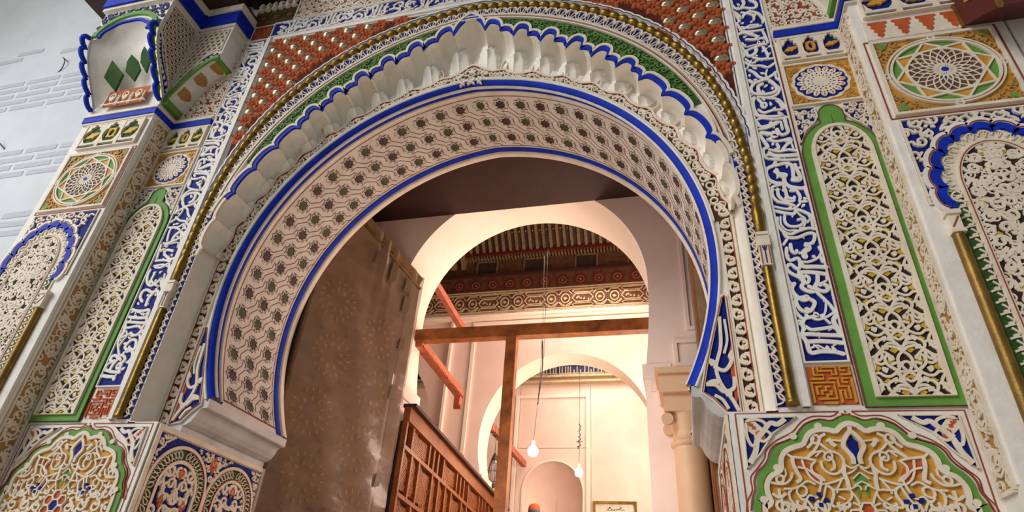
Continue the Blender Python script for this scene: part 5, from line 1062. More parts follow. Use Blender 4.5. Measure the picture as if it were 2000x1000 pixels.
# courtyard wall at the left with painted bricks
WLY=.6
wl=MB(); box(wl,-22,-5.63,WLY,WLY+.4,-4.33,13); wlo=obj('wall_left',wl,[BW],kind='structure')
bm=None
def brick(x,z,L):
    global bm
    if bm is None:
        b=MB(); box(b,0,1,-.008,.004,0,.105); b.v=[q*S for q in b.v]; bm=b.mesh('brick',[BK],world=False)
    o=bpy.data.objects.new('brick',bm); COL.objects.link(o); o.parent=wlo; o.matrix_local=Matrix.Translation(Vector(W([x,WLY,z]))-Vector(WP_[wlo.name]))@Matrix.Diagonal((L,1,1,1))
for row,z in enumerate([7.9,7.72,6.9,6.72,6.54,6.36,6.18,5.2*0+4.95,4.77,4.59,4.41,3.5,3.32,3.14]):
    x=-13.0+rng.uniform(0,.4)+(.4 if row%2 else 0)
    while x<-5.8:
        L=rng.uniform(.62,.8)
        if z>7.5 and rng.random()<.55: x+=.9; continue
        if x+L<-5.66: brick(x,z,L)
        x+=L+.1
for i,(x,z,k) in enumerate(((-8.75,7.28,0),(-8.86,5.2,1))):
    M=MB()
    if k==0: tube(M,[(x+.12*math.cos(a)*1.,WLY-.05-.08*math.sin(a*.5),z+.16*math.sin(a)) for a in np.linspace(-2.4,1.2,14)]+[(x+.12,WLY+.05,z+.1)],.010,6)
    else: tube(M,[(x-.12,WLY-.12,z+.12),(x,WLY-.06,z+.02),(x+.12,WLY+.03,z-.10)],.012,6)
    props(obj('wall_hook',M,[MT]),['thin curled wire hook high on the pale courtyard wall','short straight metal pin low on the pale courtyard wall'][k],'hook')
# vestibule behind the arch
M=MB(); box(M,-3.4,3.4,1.9,3.3,4.80,5.0); obj('ceiling_vestibule',M,[WD],kind='structure')
M=MB(); box(M,-3.6,-3.0,1.9,3.3,-1.72,5.0); obj('wall_vestibule_left',M,[IW],kind='structure')
M=MB(); box(M,3.0,3.6,1.9,3.3,-1.72,5.0); obj('wall_vestibule_right',M,[IW],kind='structure')
def archhole(cx,cz,rx,rz,zb,xb,n=60):
    """outline from bottom left over the top to bottom right"""
    a=np.linspace(PI,0,n); up=[(cx+rx*math.cos(t),cz+rz*math.sin(t)) for t in a]
    lo=[(cx-(rx-(rx-xb)*((cz-z)/(cz-zb))**2),z) for z in np.linspace(zb,cz,10)[:-1]]
    return lo+up+[(2*cx-x,z) for x,z in lo[::-1]]
def archwall(name,x0,x1,z0,z1,Y0,Y1,holes,m,mi2):
    M=MB()
    for h,(hx0,hx1,bot) in holes:
        H=np.array(h); cx=(hx0+hx1)/2; cz=H[:,1].max()-1.
        out=[]
        for x,z in h:
            if z<=cz: out.append((hx0 if x<cx else hx1,z)); continue
            dx,dz=x-cx,z-cz; k=min(((hx1-cx)/abs(dx)) if abs(dx)>1e-6 else 1e9,(z1-cz)/dz if dz>1e-6 else 1e9); out.append((cx+k*dx,cz+k*dz))
        O=np.array(out)
        for Y in (Y0,Y1): quadstrip(M,H,O,FR(Y))
        for c_ in ((hx0,z1),(hx1,z1)):
            pass
        grid(M,np.stack([np.stack([H[:,0],0*H[:,0]+Y0,H[:,1]],1),np.stack([H[:,0],0*H[:,0]+Y1,H[:,1]],1)]),1)
        # below the springing
        b=bot; box(M,hx0,h[0][0]-.0+ (0),Y0,Y1,z0,h[0][1]) ; box(M,h[-1][0],hx1,Y0,Y1,z0,h[-1][1])
    return obj(name,M,[m,mi2],kind='structure')
h2=archhole(0,3.15,2.05,2.08,1.62,1.93)
archwall('wall_second',-3.6,3.6,-1.72,9.0,3.3,4.4,[(h2,(-3.6,3.6,0))],IW,IA)
# fix: openings below the corbels are wider than the arch ends, piers get capitals and columns
T=thing('stepped_corbel','stepped plaster corbels carrying the big white inner arch','corbel',(0,3.8,1.4))
for s in (-1,1):
    for k,(x,z0,z1) in enumerate(((1.90,1.58,1.80),(1.99,1.40,1.579),(2.08,1.20,1.399))):
        M=MB(); box(M,*sorted((s*x,s*2.3)),3.285,4.43,z0,z1); obj('step',M,[IW],T)
for s in (1,):
    T=thing('inner_column','smooth plaster column with a scrolled capital right of the big white inner arch','column',(2.45,3.05,-1.72))
    M=MB(); lathe(M,[(.24,-1.72),(.24,-1.5),(.20,-1.45),(.20,.55)],(2.45,3.05,0),28); obj('shaft',M,[CT],T)
    M=MB(); lathe(M,[(.20,.55),(.235,.57),(.235,.61),(.2,.63),(.2,.75),(.26,.92),(.27,.95)],(2.45,3.05,0),28); obj('capital',M,[CT],T)
    M=MB(); 
    for yy in (2.82,3.28): tube(M,[(2.2,yy-.02,.86),(2.2,yy+.04,.86)],.075,14)
    obj('scroll',M,[CT],T)
    M=MB(); box(M,2.17,2.8,2.78,3.32,.95,1.18); box(M,2.12,2.8,2.72,3.35,1.18,1.42); box(M,2.08,2.8,2.68,3.35,1.42,1.50); obj('abacus',M,[CT],T)
M=MB(); frame(M,2.35,1.75,2.98,2.15,.05,.03,FR(3.3)); frame(M,2.55,2.3,3.1,4.6,.05,.03,FR(3.3)); props(obj('wall_moulding',M,[IW]),'thin raised plaster panel moulding right of the big white inner arch','moulding')
M=MB(); ribbon(M,[(-2.62,2.2),(-2.62,4.78)],.06,.03,FR(3.3)); props(obj('wall_moulding',M,[IW]),'thin upright plaster moulding at the upper left of the inner arch wall','moulding')
# hall between the two inner arches
M=MB(); box(M,-8,6,4.4,12.6,9.0,9.2); obj('ceiling_hall',M,[WD],kind='structure')
M=MB(); box(M,-8.2,-8,3.3,12.6,-1.72,9.1); box(M,-8,-3.6,3.3,3.6,-1.72,9.1); obj('wall_hall_left',M,[IW],kind='structure')
M=MB(); box(M,3.6,3.9,3.3,12.6,-1.72,9.1); obj('wall_hall_right',M,[IW],kind='structure')
h3=archhole(0,2.05,1.90,1.97,1.30,1.78); h3b=archhole(-4.55,2.3,1.45,1.85,1.1,1.35)
archwall('wall_third',-8,3.6,-1.72,9.0,7.8,8.5,[(h3,(-2.9,3.6,0)),(h3b,(-6.3,-2.9,0))],IW,IA)
M=MB(); box(M,-8,-6.3,7.8,8.5,-1.72,9.0); obj('wall_third_end',M,[IW],kind='structure')
T=thing('stepped_corbel','small stepped corbels carrying the far white arch','corbel',(0,8.1,1.1))
for s in (-1,1):
    for x,z0,z1 in ((1.74,1.21,1.34),(1.82,1.08,1.209),(1.9,.94,1.079)):
        M=MB(); box(M,*sorted((s*x,s*2.2)),7.76,8.54,z0,z1); obj('step',M,[IW],T)
T=thing('inner_column','slim plaster column with scrolled capital beside the far white arch','column',(2.2,7.6,-1.72))
M=MB(); lathe(M,[(.16,-1.72),(.16,.45)],(2.2,7.62,0),20); obj('shaft',M,[IA],T)
M=MB(); lathe(M,[(.16,.45),(.2,.5),(.2,.7)],(2.2,7.62,0),20); box(M,1.95,2.5,7.35,7.8,.7,.95); obj('capital',M,[IA],T)
M=MB()
for sx in (-2.24,2.24): ribbon(M,[(sx,.6),(sx,4.86)],.08,.05,FR(7.8))
ribbon(M,[(-2.28,4.86),(2.28,4.86)],.08,.05,FR(7.8)); box(M,-2.82,-2.76,7.68,7.8,-.5,4.95); box(M,-8,3.6,7.70,7.8,4.93,5.0); box(M,-8,3.6,7.66,7.8,5.0,5.06)
props(obj('wall_moulding',M,[IA]),'plaster panel moulding framing the far white arch below the carved frieze','moulding')
T=thing('carved_frieze','cream carved plaster frieze of interlaced cartouches high on the hall wall','frieze',(0,7.75,5.06))
M=MB(); box(M,-8,3.6,7.70,7.8,5.07,5.70); obj('plaster_slab',M,[BR],T)
M=MB(); mf=FR(7.70)
for z in (5.09,5.13,5.62,5.68): ribbon(M,[(-8,z),(3.6,z)],.03,.03,mf)
x=-5.0
while x<3.2:
    for q in (0,.34): 
        c=x+q; ribbon(M,[(c+.1*math.cos(t),5.375+.12*math.sin(t)) for t in np.linspace(0,2*PI,13)[:-1]],.022,.03,mf,closed=True)
        for sz in (-1,1): ribbon(M,[(c-.16,5.375+sz*.1),(c-.08,5.375+sz*.2),(c+.08,5.375+sz*.2),(c+.16,5.375+sz*.1)],.02,.03,mf); ribbon(M,[(c+.16*sz,5.28),(c+.0,5.17)],.018,.03,mf)
        plate(M,leaf(c-.05,5.375,0,.1,.07),.02,mf)
    a=x+.50; b=x+1.0; ribbon(M,[(a,5.375),(a+.08,5.27),(b-.08,5.27),(b,5.375),(b-.08,5.48),(a+.08,5.48)],.024,.03,mf,closed=True)
    for sz in (5.19,5.56): ribbon(M,[(a,sz),(a+.06,sz-.04),(b-.06,sz-.04),(b,sz),(b-.06,sz+.04),(a+.06,sz+.04)],.016,.028,mf,closed=True)
    for j in range(5): plate(M,leaf(a+.1+j*.07,5.35+.02*(j%2),1.+j,.07,.04),.024,mf)
    x+=1.16
obj('interlace',M,[CW],T,kind='stuff')
T=thing('painted_cornice','dark painted cedar band with a row of round arched medallions above the carved frieze','frieze',(0,7.7,5.72))
M=MB(); box(M,-8,3.6,7.68,7.8,5.71,6.14); obj('board',M,[WP],T)
M=MB(); N=MB(); m7=FR(7.68)
for k in range(-12,7):
    c=-.1+k*.44; plate(N,[(c-.16,5.74)]+[(c+.16*math.cos(t),5.88+.18*math.sin(t)) for t in np.linspace(PI,0,11)]+[(c+.16,5.74)],.008,m7)
    ribbon(M,[(c+.09*math.cos(t),5.88+.09*math.sin(t)) for t in np.linspace(0,2*PI,13)[:-1]],.018,.018,m7,closed=True)
    plate(M,leaf(c-.03,5.88,0,.07,.06),.018,m7)
obj('oxblood_niches',N,[MATS['oxblood paint']],T); obj('ring_rosettes',M,[WG],T)
M=MB(); box(M,-8,3.6,7.60,7.8,6.13,6.18); obj('ledge',M,[WD],T)
T=thing('painted_attic','painted cedar wall with square dark openings under the hall ceiling','frieze',(0,7.75,6.18))
M=MB(); box(M,-8,3.6,7.70,7.8,6.18,6.62); obj('board',M,[WP],T)
for c in (-3.4,-2.05,-.82,.48,1.75):
    M=MB(); rect(M,c-.24,6.21,c+.24,6.55,.01,FR(7.70)); do_=obj('dark_opening',M,[DK],T); M=MB(); frame(M,c-.28,6.18,c+.28,6.59,.035,.03,FR(7.70)); obj('opening_frame',M,[WG],do_)
M=MB(); box(M,-2.9,2.6,7.50,7.8,6.66,6.74); obj('red_rail',M,[MATS['oxblood paint']],T)
M=MB()
for k in range(70): box(M,-2.85+k*.08,-2.81+k*.08,7.54,7.7,6.60,6.66)
obj('dentils',M,[WG],T,kind='stuff')
T=thing('ribbed_ceiling','sloping dark cedar ceiling with painted ribs and small gilt bosses over the hall','ceiling',(0,6.6,6.74))
def slope(x0,x1,a0,a1,h):  # box lying on the slope
    p0=np.array([7.6,6.72]); p1=np.array([6.0,8.6]); d=p1-p0; nrm=np.array([-.76,-.65]); V=[]
    for x in (x0,x1):
        for a in (a0,a1):
            for hh in (0,h): q=p0+d*a+nrm*hh; V.append((x,q[0],q[1]))
    return V
FB=[[0,1,3,2],[4,6,7,5],[0,4,5,1],[2,3,7,6],[0,2,6,4],[1,5,7,3]]
M=MB(); M.add(slope(-8,3.6,0,1,-.08),FB); box(M,-8,3.6,4.4,6.05,8.55,8.65); obj('boards',M,[WD],T)
for k in range(27):
    M=MB(); x=-2.5+k*.175; M.add(slope(x,x+.07,0,.95,.06),FB); obj('rib',M,[WG],T)
M=MB()
for k in range(26): 
    x=-2.38+k*.175
    for a in (.22,.42): p0=np.array([7.6,6.72])+np.array([-1.6,1.88])*a; lathe(M,[(.028,0),(.02,-.03),(0,-.035)],(x,p0[0]-.02,p0[1]-.01),8)
obj('gilt_bosses',M,[GT],T,kind='stuff')
for x0,x1 in ((-3.0,-2.86),(-2.72,-2.62),(-3.6,-3.48)):
    M=MB(); M.add(slope(x0,x1,-.12,.95,.2),FB); obj('hip_beam',M,[WG],T)
# timber frame in the arch
M=MB(); box(M,-2.12,2.06,4.12,4.30,2.745,2.955); props(obj('tie_beam',M,[WO]),'reddish brown timber beam spanning level across the big white inner arch','beam')
M=MB(); box(M,-.37,-.19,4.12,4.28,-1.72,2.742); props(obj('timber_post',M,[WO]),'square upright timber post standing under the level beam','post')
M=MB(); V=[(x,y,z+dz) for x in (-2.06,-1.94) for y,z in ((4.40,4.08),(6.45,3.94)) for dz in (0,.14)]; M.add(V,FB); props(obj('painted_beam',M,[WR]),'upper red painted beam receding into the hall above the plastic-covered door','beam')
T=thing('painted_beam','lower salmon beam with beaded edge and carved bracket end, receding into the hall','beam',(-2.0,5.5,2.5))
M=MB(); V=[(x,y,z+dz) for x in (-2.06,-1.92) for y,z in ((4.2,2.66),(6.6,2.56)) for dz in (0,.17)]; M.add(V,FB); box(M,-2.05,-1.93,6.42,6.6,2.36,2.57); obj('beam',M,[WR],T)
M=MB()
for k in range(30): y=4.25+k*.078; box(M,-1.925,-1.90,y,y+.045,2.66-.0417*(y-4.2)+.0,2.70-.0417*(y-4.2))
tube(M,[(-2.06,6.5,2.36),(-1.91,6.5,2.36)],.05,8); obj('beaded_edge',M,[WO],T,kind='stuff')
T=thing('painted_beam','short salmon beam wound with cords, holding the glass lanterns in the far room','beam',(-1.85,9.3,2.5))
M=MB(); box(M,-1.92,-1.80,8.5,11.9,2.50,2.66); obj('beam',M,[WR],T)
M=MB()
for y in (8.7,8.9,9.0,9.1,9.3,9.5): 
    box(M,-1.93,-1.79,y,y+.02,2.49,2.67)
obj('cords',M,[MT],T)
M=MB(); box(M,-2.26,-2.12,4.45,7.6,1.48,1.68); props(obj('painted_beam',M,[WR]),'salmon painted beam lying behind the top rail of the wooden screen','beam')
# wooden screen
T=thing('lattice_screen','carved wooden lattice screen running back along the left of the hall','screen',(-1.72,6.5,-1.72))
zt=lambda y:1.42-.07*(y-3.5)
def sbox(M,y0,y1,o0,o1,x0,x1):      # box whose ends follow the falling rail; o = offset below rail top
    V=[(x,y,zt(y)-o) for x in (x0,x1) for y in (y0,y1) for o in (o1,o0)]; M.add(V,FB)
M=MB(); sbox(M,3.6,9.6,0.,.05,-1.80,-1.58); obj('cap_rail',M,[WD],T)
M=MB(); sbox(M,3.6,9.6,.05,.27,-1.77,-1.66); obj('top_rail',M,[WS],T)
M=MB(); sbox(M,3.6,9.6,.27,3.0,-1.80,-1.765); obj('back_board',M,[WD],T)
rows=[(.27,.62),(.68,1.3),(1.36,2.0),(2.06,2.9)]
for o in (.62,1.30,2.0,2.9): M=MB(); sbox(M,3.6,9.6,o,o+.06,-1.77,-1.68); obj('rail',M,[WS],T)
y=3.6; cells=[]
pat=[[.22,.70,.16,.16],[.30,.26,.55,.26],[.5,.35,.3,.3],[.4,.4,.4,.4]]
for r,(o0,o1) in enumerate(rows):
    y=3.6; k=0
    while y<9.5:
        w=pat[r][k%4]; M=MB(); sbox(M,y,y+.055,o0,o1,-1.765,-1.685); obj('stile',M,[WS],T)
        if w>=.26:
            M=MB(); a=y+.055; b=min(y+w+.055,9.6); n=0
            V_=SX(-1.755,1); 
            ip=lambda u,v,a=a,b=b,o0=o0,o1=o1: (u>a)&(u<b)&(v<zt(u)-o0)&(v>zt(u)-o1)
            st_=.055
            for q in np.arange(a-(o1-o0),b+.01,st_):
                for sg in (-1,1):
                    z0_=zt(a)-o1-.1; L=(o1-o0)+.25; pp=np.array([(q+(0 if sg>0 else (o1-o0))+sg*t*L,z0_+t*L) for t in np.linspace(0,1,12)]); clipadd(M,pp,.02,.03,V_,ip)
            obj('lattice_infill',M,[WS],T,kind='stuff')
        y+=w+.055; k+=1
# carved door leaf under plastic
P0=np.array([-2.70,1.83]); P1=np.array([-1.837,3.55]); dv=(P1-P0); LL=float(np.hypot(*dv)); dv=dv/LL; nv=np.array([dv[1],-dv[0]])
def DL(P): # u along leaf, v=z, h toward opening (+x)
    return np.stack([P0[0]+dv[0]*P[:,0]+nv[0]*P[:,2],P0[1]+dv[1]*P[:,0]+nv[1]*P[:,2],P[:,1]],1)
T=thing('door_leaf','tall carved painted door leaf wrapped in dusty plastic sheet, left of the opening','door',(-2.2,2.6,-1.72))
ztop=lambda u: 4.5-(4.5-3.66)*u/LL
M=MB(); plate(M,[(0,-1.72),(LL,-1.72),(LL,ztop(LL)),(0,ztop(0))],.0,DL,base=-.08); V=DL(np.array([(0,-1.72,-.1),(LL,-1.72,-.1),(LL,ztop(LL),-.1),(0,ztop(0),-.1),(0,-1.72,0),(LL,-1.72,0),(LL,ztop(LL),0),(0,ztop(0),0)])); M=MB(); M.add(V,[[0,1,2,3],[4,5,6,7],[0,1,5,4],[1,2,6,5],[2,3,7,6],[3,0,4,7]]); obj('board',M,[mat('carved door wood','#8a6648',rough=.5,col2='#6a4a30')],T)
M=MB(); ribbon(M,[(LL-.1,-1.7),(LL-.1,ztop(LL)-.25),(.1,ztop(0)-.25)],.20,.02,DL); obj('frame_band',M,[mat('grey stile','#9a7f6c',rough=.5)],T)
M=MB(); ribbon(M,[(0.02,ztop(0)-.08),(LL,ztop(LL)-.08)],.15,.04,DL); ribbon(M,[(0.02,ztop(0)-.23),(LL,ztop(LL)-.23)],.04,.06,DL); obj('gilt_head',M,[GT],T)
for nm,mt in (('yellow_petals',YE),('blue_petals',mat('faded blue','#4c5a5e')),('ochre_petals',OC)):
    M=MB()
    for j in range(6):
        for k in range(2):
            cu=.45+k*.85+(j%2)*.1; cz_=2.55-j*.85-(k*.3); R=.26
            n_=18
            for q in range(n_):
                a=q*2*PI/n_
                if nm=='yellow_petals': plate(M,leaf(cu+R*math.cos(a),cz_+R*math.sin(a),a,.08,.03),.018,DL)
                elif nm=='ochre_petals' and q%2: plate(M,leaf(cu+R*.5*math.cos(a),cz_+R*.5*math.sin(a),a,.09,.05),.018,DL)
                elif nm=='blue_petals' and q%3==0: plate(M,leaf(cu+R*1.5*math.cos(a),cz_+R*1.5*math.sin(a),a+.7,.1,.06),.018,DL)
    obj(nm,M,[mt],T)
pm=MB(); n1,n2=30,60; PP=np.empty((n1,n2,3)); r2=random.Random(3)
for i in range(n1):
    for j in range(n2):
        u=.01+i/(n1-1)*(LL-.0); v=-1.7+(ztop(u)-.02+1.7)*j/(n2-1); top=(v/ztop(u))**6 if v>0 else 0
        h=.05+.008*math.sin(u*9+v*3)+.006*math.sin(v*13+u*5)+.05*top*math.sin(u*30)*(.5+.5*math.sin(u*7)); PP[i,j]=DL(np.array([[u,v,h]]))[0]
grid(pm,PP); ps_=obj('plastic_sheet',pm,[PLS],T)
M=MB()
for v,u,w,h in ((3.55,.95,.07,.13),(3.45,1.3,.08,.2),(3.35,1.62,.07,.14),(3.0,1.66,.08,.16),(2.3,1.70,.06,.1),(1.5,1.70,.07,.12),(.2,1.70,.06,.1)): plate(M,[(u-w,v-h),(u+w*.6,v-h*.8),(u+w,v+h),(u-w*.7,v+h*.9)],.006,DL,base=.075)
objs('tape_strip',M,[mat('brown tape','#6a5238',rough=.35)],ps_)
T=thing('door_leaf','edge of the other carved door leaf folded back at the right of the opening','door',(2.7,2.4,-1.72))
M=MB(); box(M,2.66,2.76,1.86,3.15,-1.72,3.9); obj('board',M,[MATS['carved door wood']],T)
M=MB(); box(M,2.64,2.66,1.9,1.96,-1.7,3.8); box(M,2.64,2.66,2.2,2.26,-1.7,3.8); obj('stile',M,[WS],T)
# far prayer room
M=MB(); x0n,x1n=-1.90,-.22; cxn=-1.06; hn=archhole(cxn,1.85,.84,.86,-.2,.70,30)
H=np.array(hn); O=[]
for x,z in hn:
    if z<=1.85: O.append((-2.1 if x<cxn else -.02,z)); continue
    dx,dz=x-cxn,z-1.85; k=min(1.04/abs(dx) if abs(dx)>1e-6 else 1e9,1.2/dz if dz>1e-6 else 1e9); O.append((cxn+k*dx,1.85+k*dz))
M=MB(); quadstrip(M,H,O,FR(12.0)); box(M,-8,-2.09,12,12.4,-1.72,9); box(M,-.03,3.6,12,12.4,-1.72,9); box(M,-2.1,-.02,12,12.4,3.04,9); box(M,-2.1,-.02,12.,12.01,-1.72,-.2)
O2=[(-2.1,3.05),(-2.1,2.9),(-.02,2.9),(-.02,3.05)]; box(M,-2.1,-1.5,12.006,12.1,2.72,3.05); box(M,-.6,-.02,12.006,12.1,2.72,3.05)
G=np.empty((len(H),10,3))
for j in range(10):
    f=math.sin(j/9*PI/2); g=math.cos(j/9*PI/2); G[:,j,0]=cxn+(H[:,0]-cxn)*max(g,.02); G[:,j,1]=12+.6*f; G[:,j,2]=1.2+(H[:,1]-1.2)*(.35+.65*g)
grid(M,G); box(M,-2.1,-.02,12.62,12.7,-1.72,3.1); obj('wall_far',M,[IW],kind='structure')
M=MB(); frame(M,-2.22,-.4,-.06,4.58,.09,.05,FR(12.0)); ribbon(M,H,.05,.03,FR(12.0)); props(obj('niche_moulding',M,[IA]),'tall plaster moulding round the prayer niche on the far wall','moulding')
T=thing('script_frieze','narrow dark and white lettered frieze at the top of the far wall','frieze',(0,11.9,5.1))
M=MB(); box(M,-8,3.6,11.9,12,5.15,5.45); obj('dark_ground',M,[NL],T); M=MB(); box(M,-8,3.6,11.85,12,5.08,5.15); box(M,-8,3.6,11.85,12,5.45,5.52); box(M,-8,3.6,11.8,12,4.9,4.95)
m9=FR(11.9); r5=random.Random(2); x=-5.
while x<2.4:
    h=r5.choice((.22,.22,.12)); ribbon(M,[(x,5.18),(x,5.18+h)],.03,.02,m9); ribbon(M,[(x,5.19),(x+r5.uniform(.06,.12),5.19)],.03,.02,m9); x+=r5.uniform(.07,.13)
obj('lettering',M,[CW],T,kind='stuff')
T=thing('painted_attic','dark painted cedar band above the lettered frieze of the far room','frieze',(0,11.9,5.52)); M=MB(); box(M,-8,3.6,11.88,12,5.52,6.6); obj('board',M,[WP],T)
for c in (-4.6,-3.4,-2.3,-1.2,-.1,1.0):
    M=MB(); rect(M,c-.28,5.72,c+.28,6.3,.01,FR(11.88)); obj('oxblood_panel',M,[MATS['oxblood paint']],T); M=MB(); frame(M,c-.34,5.66,c+.34,6.4,.05,.03,FR(11.88)); obj('panel_frame',M,[WG],T)
M=MB(); box(M,-8,3.6,8.5,12,6.6,6.7); obj('ceiling_far',M,[WD],kind='structure')
T=thing('framed_certificate','gold framed sheet with a line of writing on the far wall','picture',(.6,11.95,.8))
M=MB(); frame(M,.03,.75,1.15,1.66,.06,.06,FR(12.0)); obj('frame',M,[GO],T); M=MB(); rect(M,.09,.81,1.09,1.60,.01,FR(12.0)); sh_=obj('sheet',M,[PAP],T)
M=MB(); 
for k in range(9): plate(M,leaf(.40+k*.045,1.47+.01*(k%3),.3+k,.05,.03),.014,FR(12.0))
ribbon(M,[(.36,1.45),(.5,1.44),(.7,1.46),(.85,1.45)],.012,.014,FR(12.0)); 
for k in range(6): ribbon(M,[(.2,1.33-k*.08),(.98,1.33-k*.08)],.008,.013,FR(12.0))
obj('writing',M,[INK],sh_)
# bulbs on cables
def bulb(p,path,label):
    T=thing('hanging_bulb',label,'lamp',(p[0],p[1],p[2]-.1))
    M=MB(); lathe(M,[(0,-.11),(.065,-.09),(.098,-.03),(.092,.03),(.05,.08),(.03,.10)],p,16); obj('bulb',M,[BULB],T)
    M=MB(); lathe(M,[(.032,.10),(.034,.17),(.02,.20),(0,.2)],p,12); obj('socket',M,[CR],T)
    M=MB(); tube(M,path,.006,6); obj('cable',M,[MT],T); light('bulb_light','POINT',W([p[0],p[1]-.25,p[2]]),9,(1.0,.82,.6),.06); return T
b1=(-0.77,6.2,1.50)
M=MB(); box(M,5.63,14,-.33,1.9,-4.33,9); obj('wall_right',M,[WH],kind='structure')
bulb((-.30,6.2,1.39),[(-.30,6.2,1.58),(-.28,6.2,1.82),(-.22,6.2,2.79),(-.21,6.2,3.9),(-.26,6.2,6.78),(-.26,6.2,8.5)],'bare glowing bulb on a long cable nearer the viewer, left and higher of the two')
bulb((-.04,10.,1.92),[(-.04,10,2.1),(-.03,10,2.6),(-.03,10,6.6)],'bare glowing bulb hanging in front of the prayer niche, right one of the two')
T=thing('cable_knot','tangled bundle of wire hanging above the right bulb','cable',(.0,9.95,2.5))
M=MB(); r6=random.Random(4); tube(M,[(-.03+r6.uniform(-.05,.05),9.95+r6.uniform(-.04,.04),2.45+k*.03) for k in range(22)],.012,5); tube(M,[(-.10,9.95,2.62),(.05,9.95,2.64)],.01,5); obj('wire',M,[MT],T)
M=MB(); tube(M,[(-.12,6.0,8.5),(-.12,6.0,3.2),(-.14,6.0,3.0)],.005,5); tube(M,[(-.16,6.0,3.5),(-.14,6.02,3.0),(-.15,6,2.7),(-.19,6,2.4),(-.2,6.,2.2)],.013,5); props(obj('loose_cable',M,[MT]),'thin slack twisted cable hanging beside the nearer bulb','cable')
# lanterns
for i,(x,y,z,k,lab) in enumerate(((-1.83,8.9,1.35,1.0,'clear glass lantern in a wire cage hanging from the short salmon beam'),(-1.74,9.35,1.1,.8,'lower smaller glass lantern hanging beside the timber post'))):
    T=thing('glass_lantern',lab,'lantern',(x,y,z))
    M=MB(); lathe(M,[(.04,.02),(.10,.04),(.11,.30*k),(.09,.48*k),(.05,.55*k)],(x,y,z),18); obj('glass',M,[GLS],T)
    M=MB()
    for q in range(6):
        a=q*PI/3; tube(M,[(x+.05*math.cos(a),y+.05*math.sin(a),z-.03),(x+.14*math.cos(a),y+.14*math.sin(a),z+.06),(x+.15*math.cos(a),y+.15*math.sin(a),z+.3*k),(x+.06*math.cos(a),y+.06*math.sin(a),z+.62*k),(x,y,z+.75*k)],.008,5)
    for zz,r in ((.06,.14),(.3*k,.15)): tube(M,[(x+r*math.cos(a),y+r*math.sin(a),z+zz) for a in np.linspace(0,2*PI,19)],.008,5)
    tube(M,[(x,y,z+.74*k),(x,y,2.5)],.008,5); obj('cage',M,[MT],T)
    M=MB(); lathe(M,[(0,.56*k),(.06,.55*k),(.03,.66*k),(0,.7*k)],(x,y,z),12); lathe(M,[(0,-.06),(.05,-.03),(.06,.02),(0,.03)],(x,y,z),12); obj('metal_cap',M,[MT],T)
# person in an orange cap
def skin(name,pts,edges,rad,mtl,parent,sub=2):
    me=bpy.data.meshes.new(name); off=WP_[parent.name]; me.from_pydata([tuple(W(p)-off) for p in pts],edges,[]); me.materials.append(mtl)
    o=bpy.data.objects.new(name,me); COL.objects.link(o); o.parent=parent; m=o.modifiers.new('skin','SKIN')
    if not me.skin_vertices: pass
    for i,r in enumerate(rad): me.skin_vertices[0].data[i].radius=(r[0]*S,r[1]*S) if isinstance(r,tuple) else (r*S,r*S)
    me.skin_vertices[0].data[0].use_root=True; m.use_smooth_shade=True
    s_=o.modifiers.new('sub','SUBSURF'); s_.levels=sub; s_.render_levels=sub; WP_[o.name]=off; return o
px_,py_=-1.07,9.9; fz=-1.72; H_=2.84; u=lambda f: fz+H_*f
T=thing('person','person in a dark coat and orange knit cap standing below the nearer bulb','person',(px_,py_,fz))
Pb=[(px_,py_,u(.52)),(px_,py_,u(.60)),(px_,py_+.01,u(.72)),(px_,py_,u(.80)),(px_,py_,u(.86)),
 (px_-.27,py_,u(.80)),(px_-.33,py_-.02,u(.63)),(px_-.32,py_-.10,u(.48)),(px_+.27,py_,u(.80)),(px_+.33,py_-.02,u(.63)),(px_+.32,py_-.10,u(.48)),
 (px_-.14,py_,u(.49)),(px_-.15,py_-.02,u(.27)),(px_-.15,py_+.02,u(.05)),(px_-.15,py_-.2,u(.02)),(px_+.14,py_,u(.49)),(px_+.15,py_-.02,u(.27)),(px_+.15,py_+.02,u(.05)),(px_+.15,py_-.2,u(.02))]
E_=[(0,1),(1,2),(2,3),(3,4),(3,5),(5,6),(6,7),(3,8),(8,9),(9,10),(0,11),(11,12),(12,13),(13,14),(0,15),(15,16),(16,17),(17,18)]
Rb=[(.24,.17),(.22,.15),(.27,.17),(.2,.13),.09,.11,.08,.06,.11,.08,.06,.15,.10,.065,.05,.15,.10,.065,.05]
skin('body',Pb,E_,Rb,CLO,T)
M=MB(); hz=u(.93); 
th=np.linspace(0,2*PI,25); PP=np.empty((17,25,3))
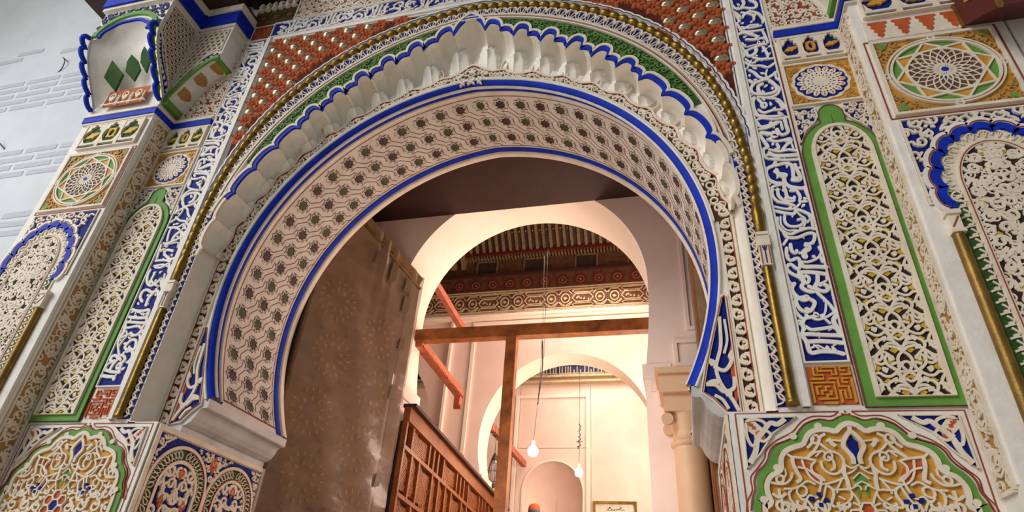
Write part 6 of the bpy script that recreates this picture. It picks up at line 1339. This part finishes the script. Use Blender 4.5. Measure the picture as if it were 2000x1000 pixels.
for i,f in enumerate(np.linspace(-PI/2,PI/2,17)):
    zz=math.sin(f)*.19; rx=.125*abs(math.cos(f))**.8*(1 if zz>-.05 else .92); ry=.15*abs(math.cos(f))**.8
    for j,t in enumerate(th):
        y=-math.cos(t)*ry; x=math.sin(t)*rx
        if abs(t if t<PI else t-2*PI)<.25 and -.06<zz<.03: y-=.035*(1-abs((zz+.02)/.05)*.5)
        PP[i,j]=(px_+x,py_+y,hz+zz)
grid(M,PP); 
for sg in (-1,1): lathe(M,[(0,-.03),(.02,-.02),(.022,.0),(.015,.03),(0,.035)],(px_+sg*.125,py_,hz),8,sy=1.6)
hd_=obj('head',M,[SK],T)
M=MB()
for sg in (-1,1): lathe(M,[(0,-.012),(.018,0),(0,.012)],(px_+sg*.045,py_-.142,hz+.02),8)
obj('eyes',M,[WH],hd_); M=MB(); box(M,px_-.035,px_+.035,py_-.15,py_-.135,hz-.085,hz-.072); obj('mouth',M,[RL],hd_)
M=MB(); lathe(M,[(.135,.045),(.142,.05),(.142,.11),(.135,.12)],(px_,py_+.01,hz),24,sy=1.15); obj('cap_band',M,[GYC],T)
M=MB(); lathe(M,[(.138,.11),(.14,.15),(.125,.20),(.085,.235),(.03,.25),(.02,.265),(0,.27)],(px_,py_+.01,hz),24,sy=1.15); obj('orange_cap',M,[ORC],T)
for sg in (-1,1):
    for k in range(5):
        a=(px_+sg*.32,py_-.12,u(.47)); b=(k-2)*.018; L=(.10,.12,.13,.12,.08)[k]
        skin('finger',[(a[0],a[1]+b*1.2,a[2]),(a[0],a[1]+b*1.6-.01,a[2]-L*.6),(a[0]-sg*.01,a[1]+b*1.6-.03,a[2]-L)],[(0,1),(1,2)],[.017,.014,.011],SK,T,1)

# repeats that come in kinds share a group phrase
_n={}
for o in COL.objects:
    if o.parent is None and o.get('label'): _n.setdefault(o.name.split('.')[0],[]).append(o)
for k,v in _n.items():
    if len(v)>1:
        for o in v: o['group']=k.replace('_',' ')+' pieces of the gateway and hall'
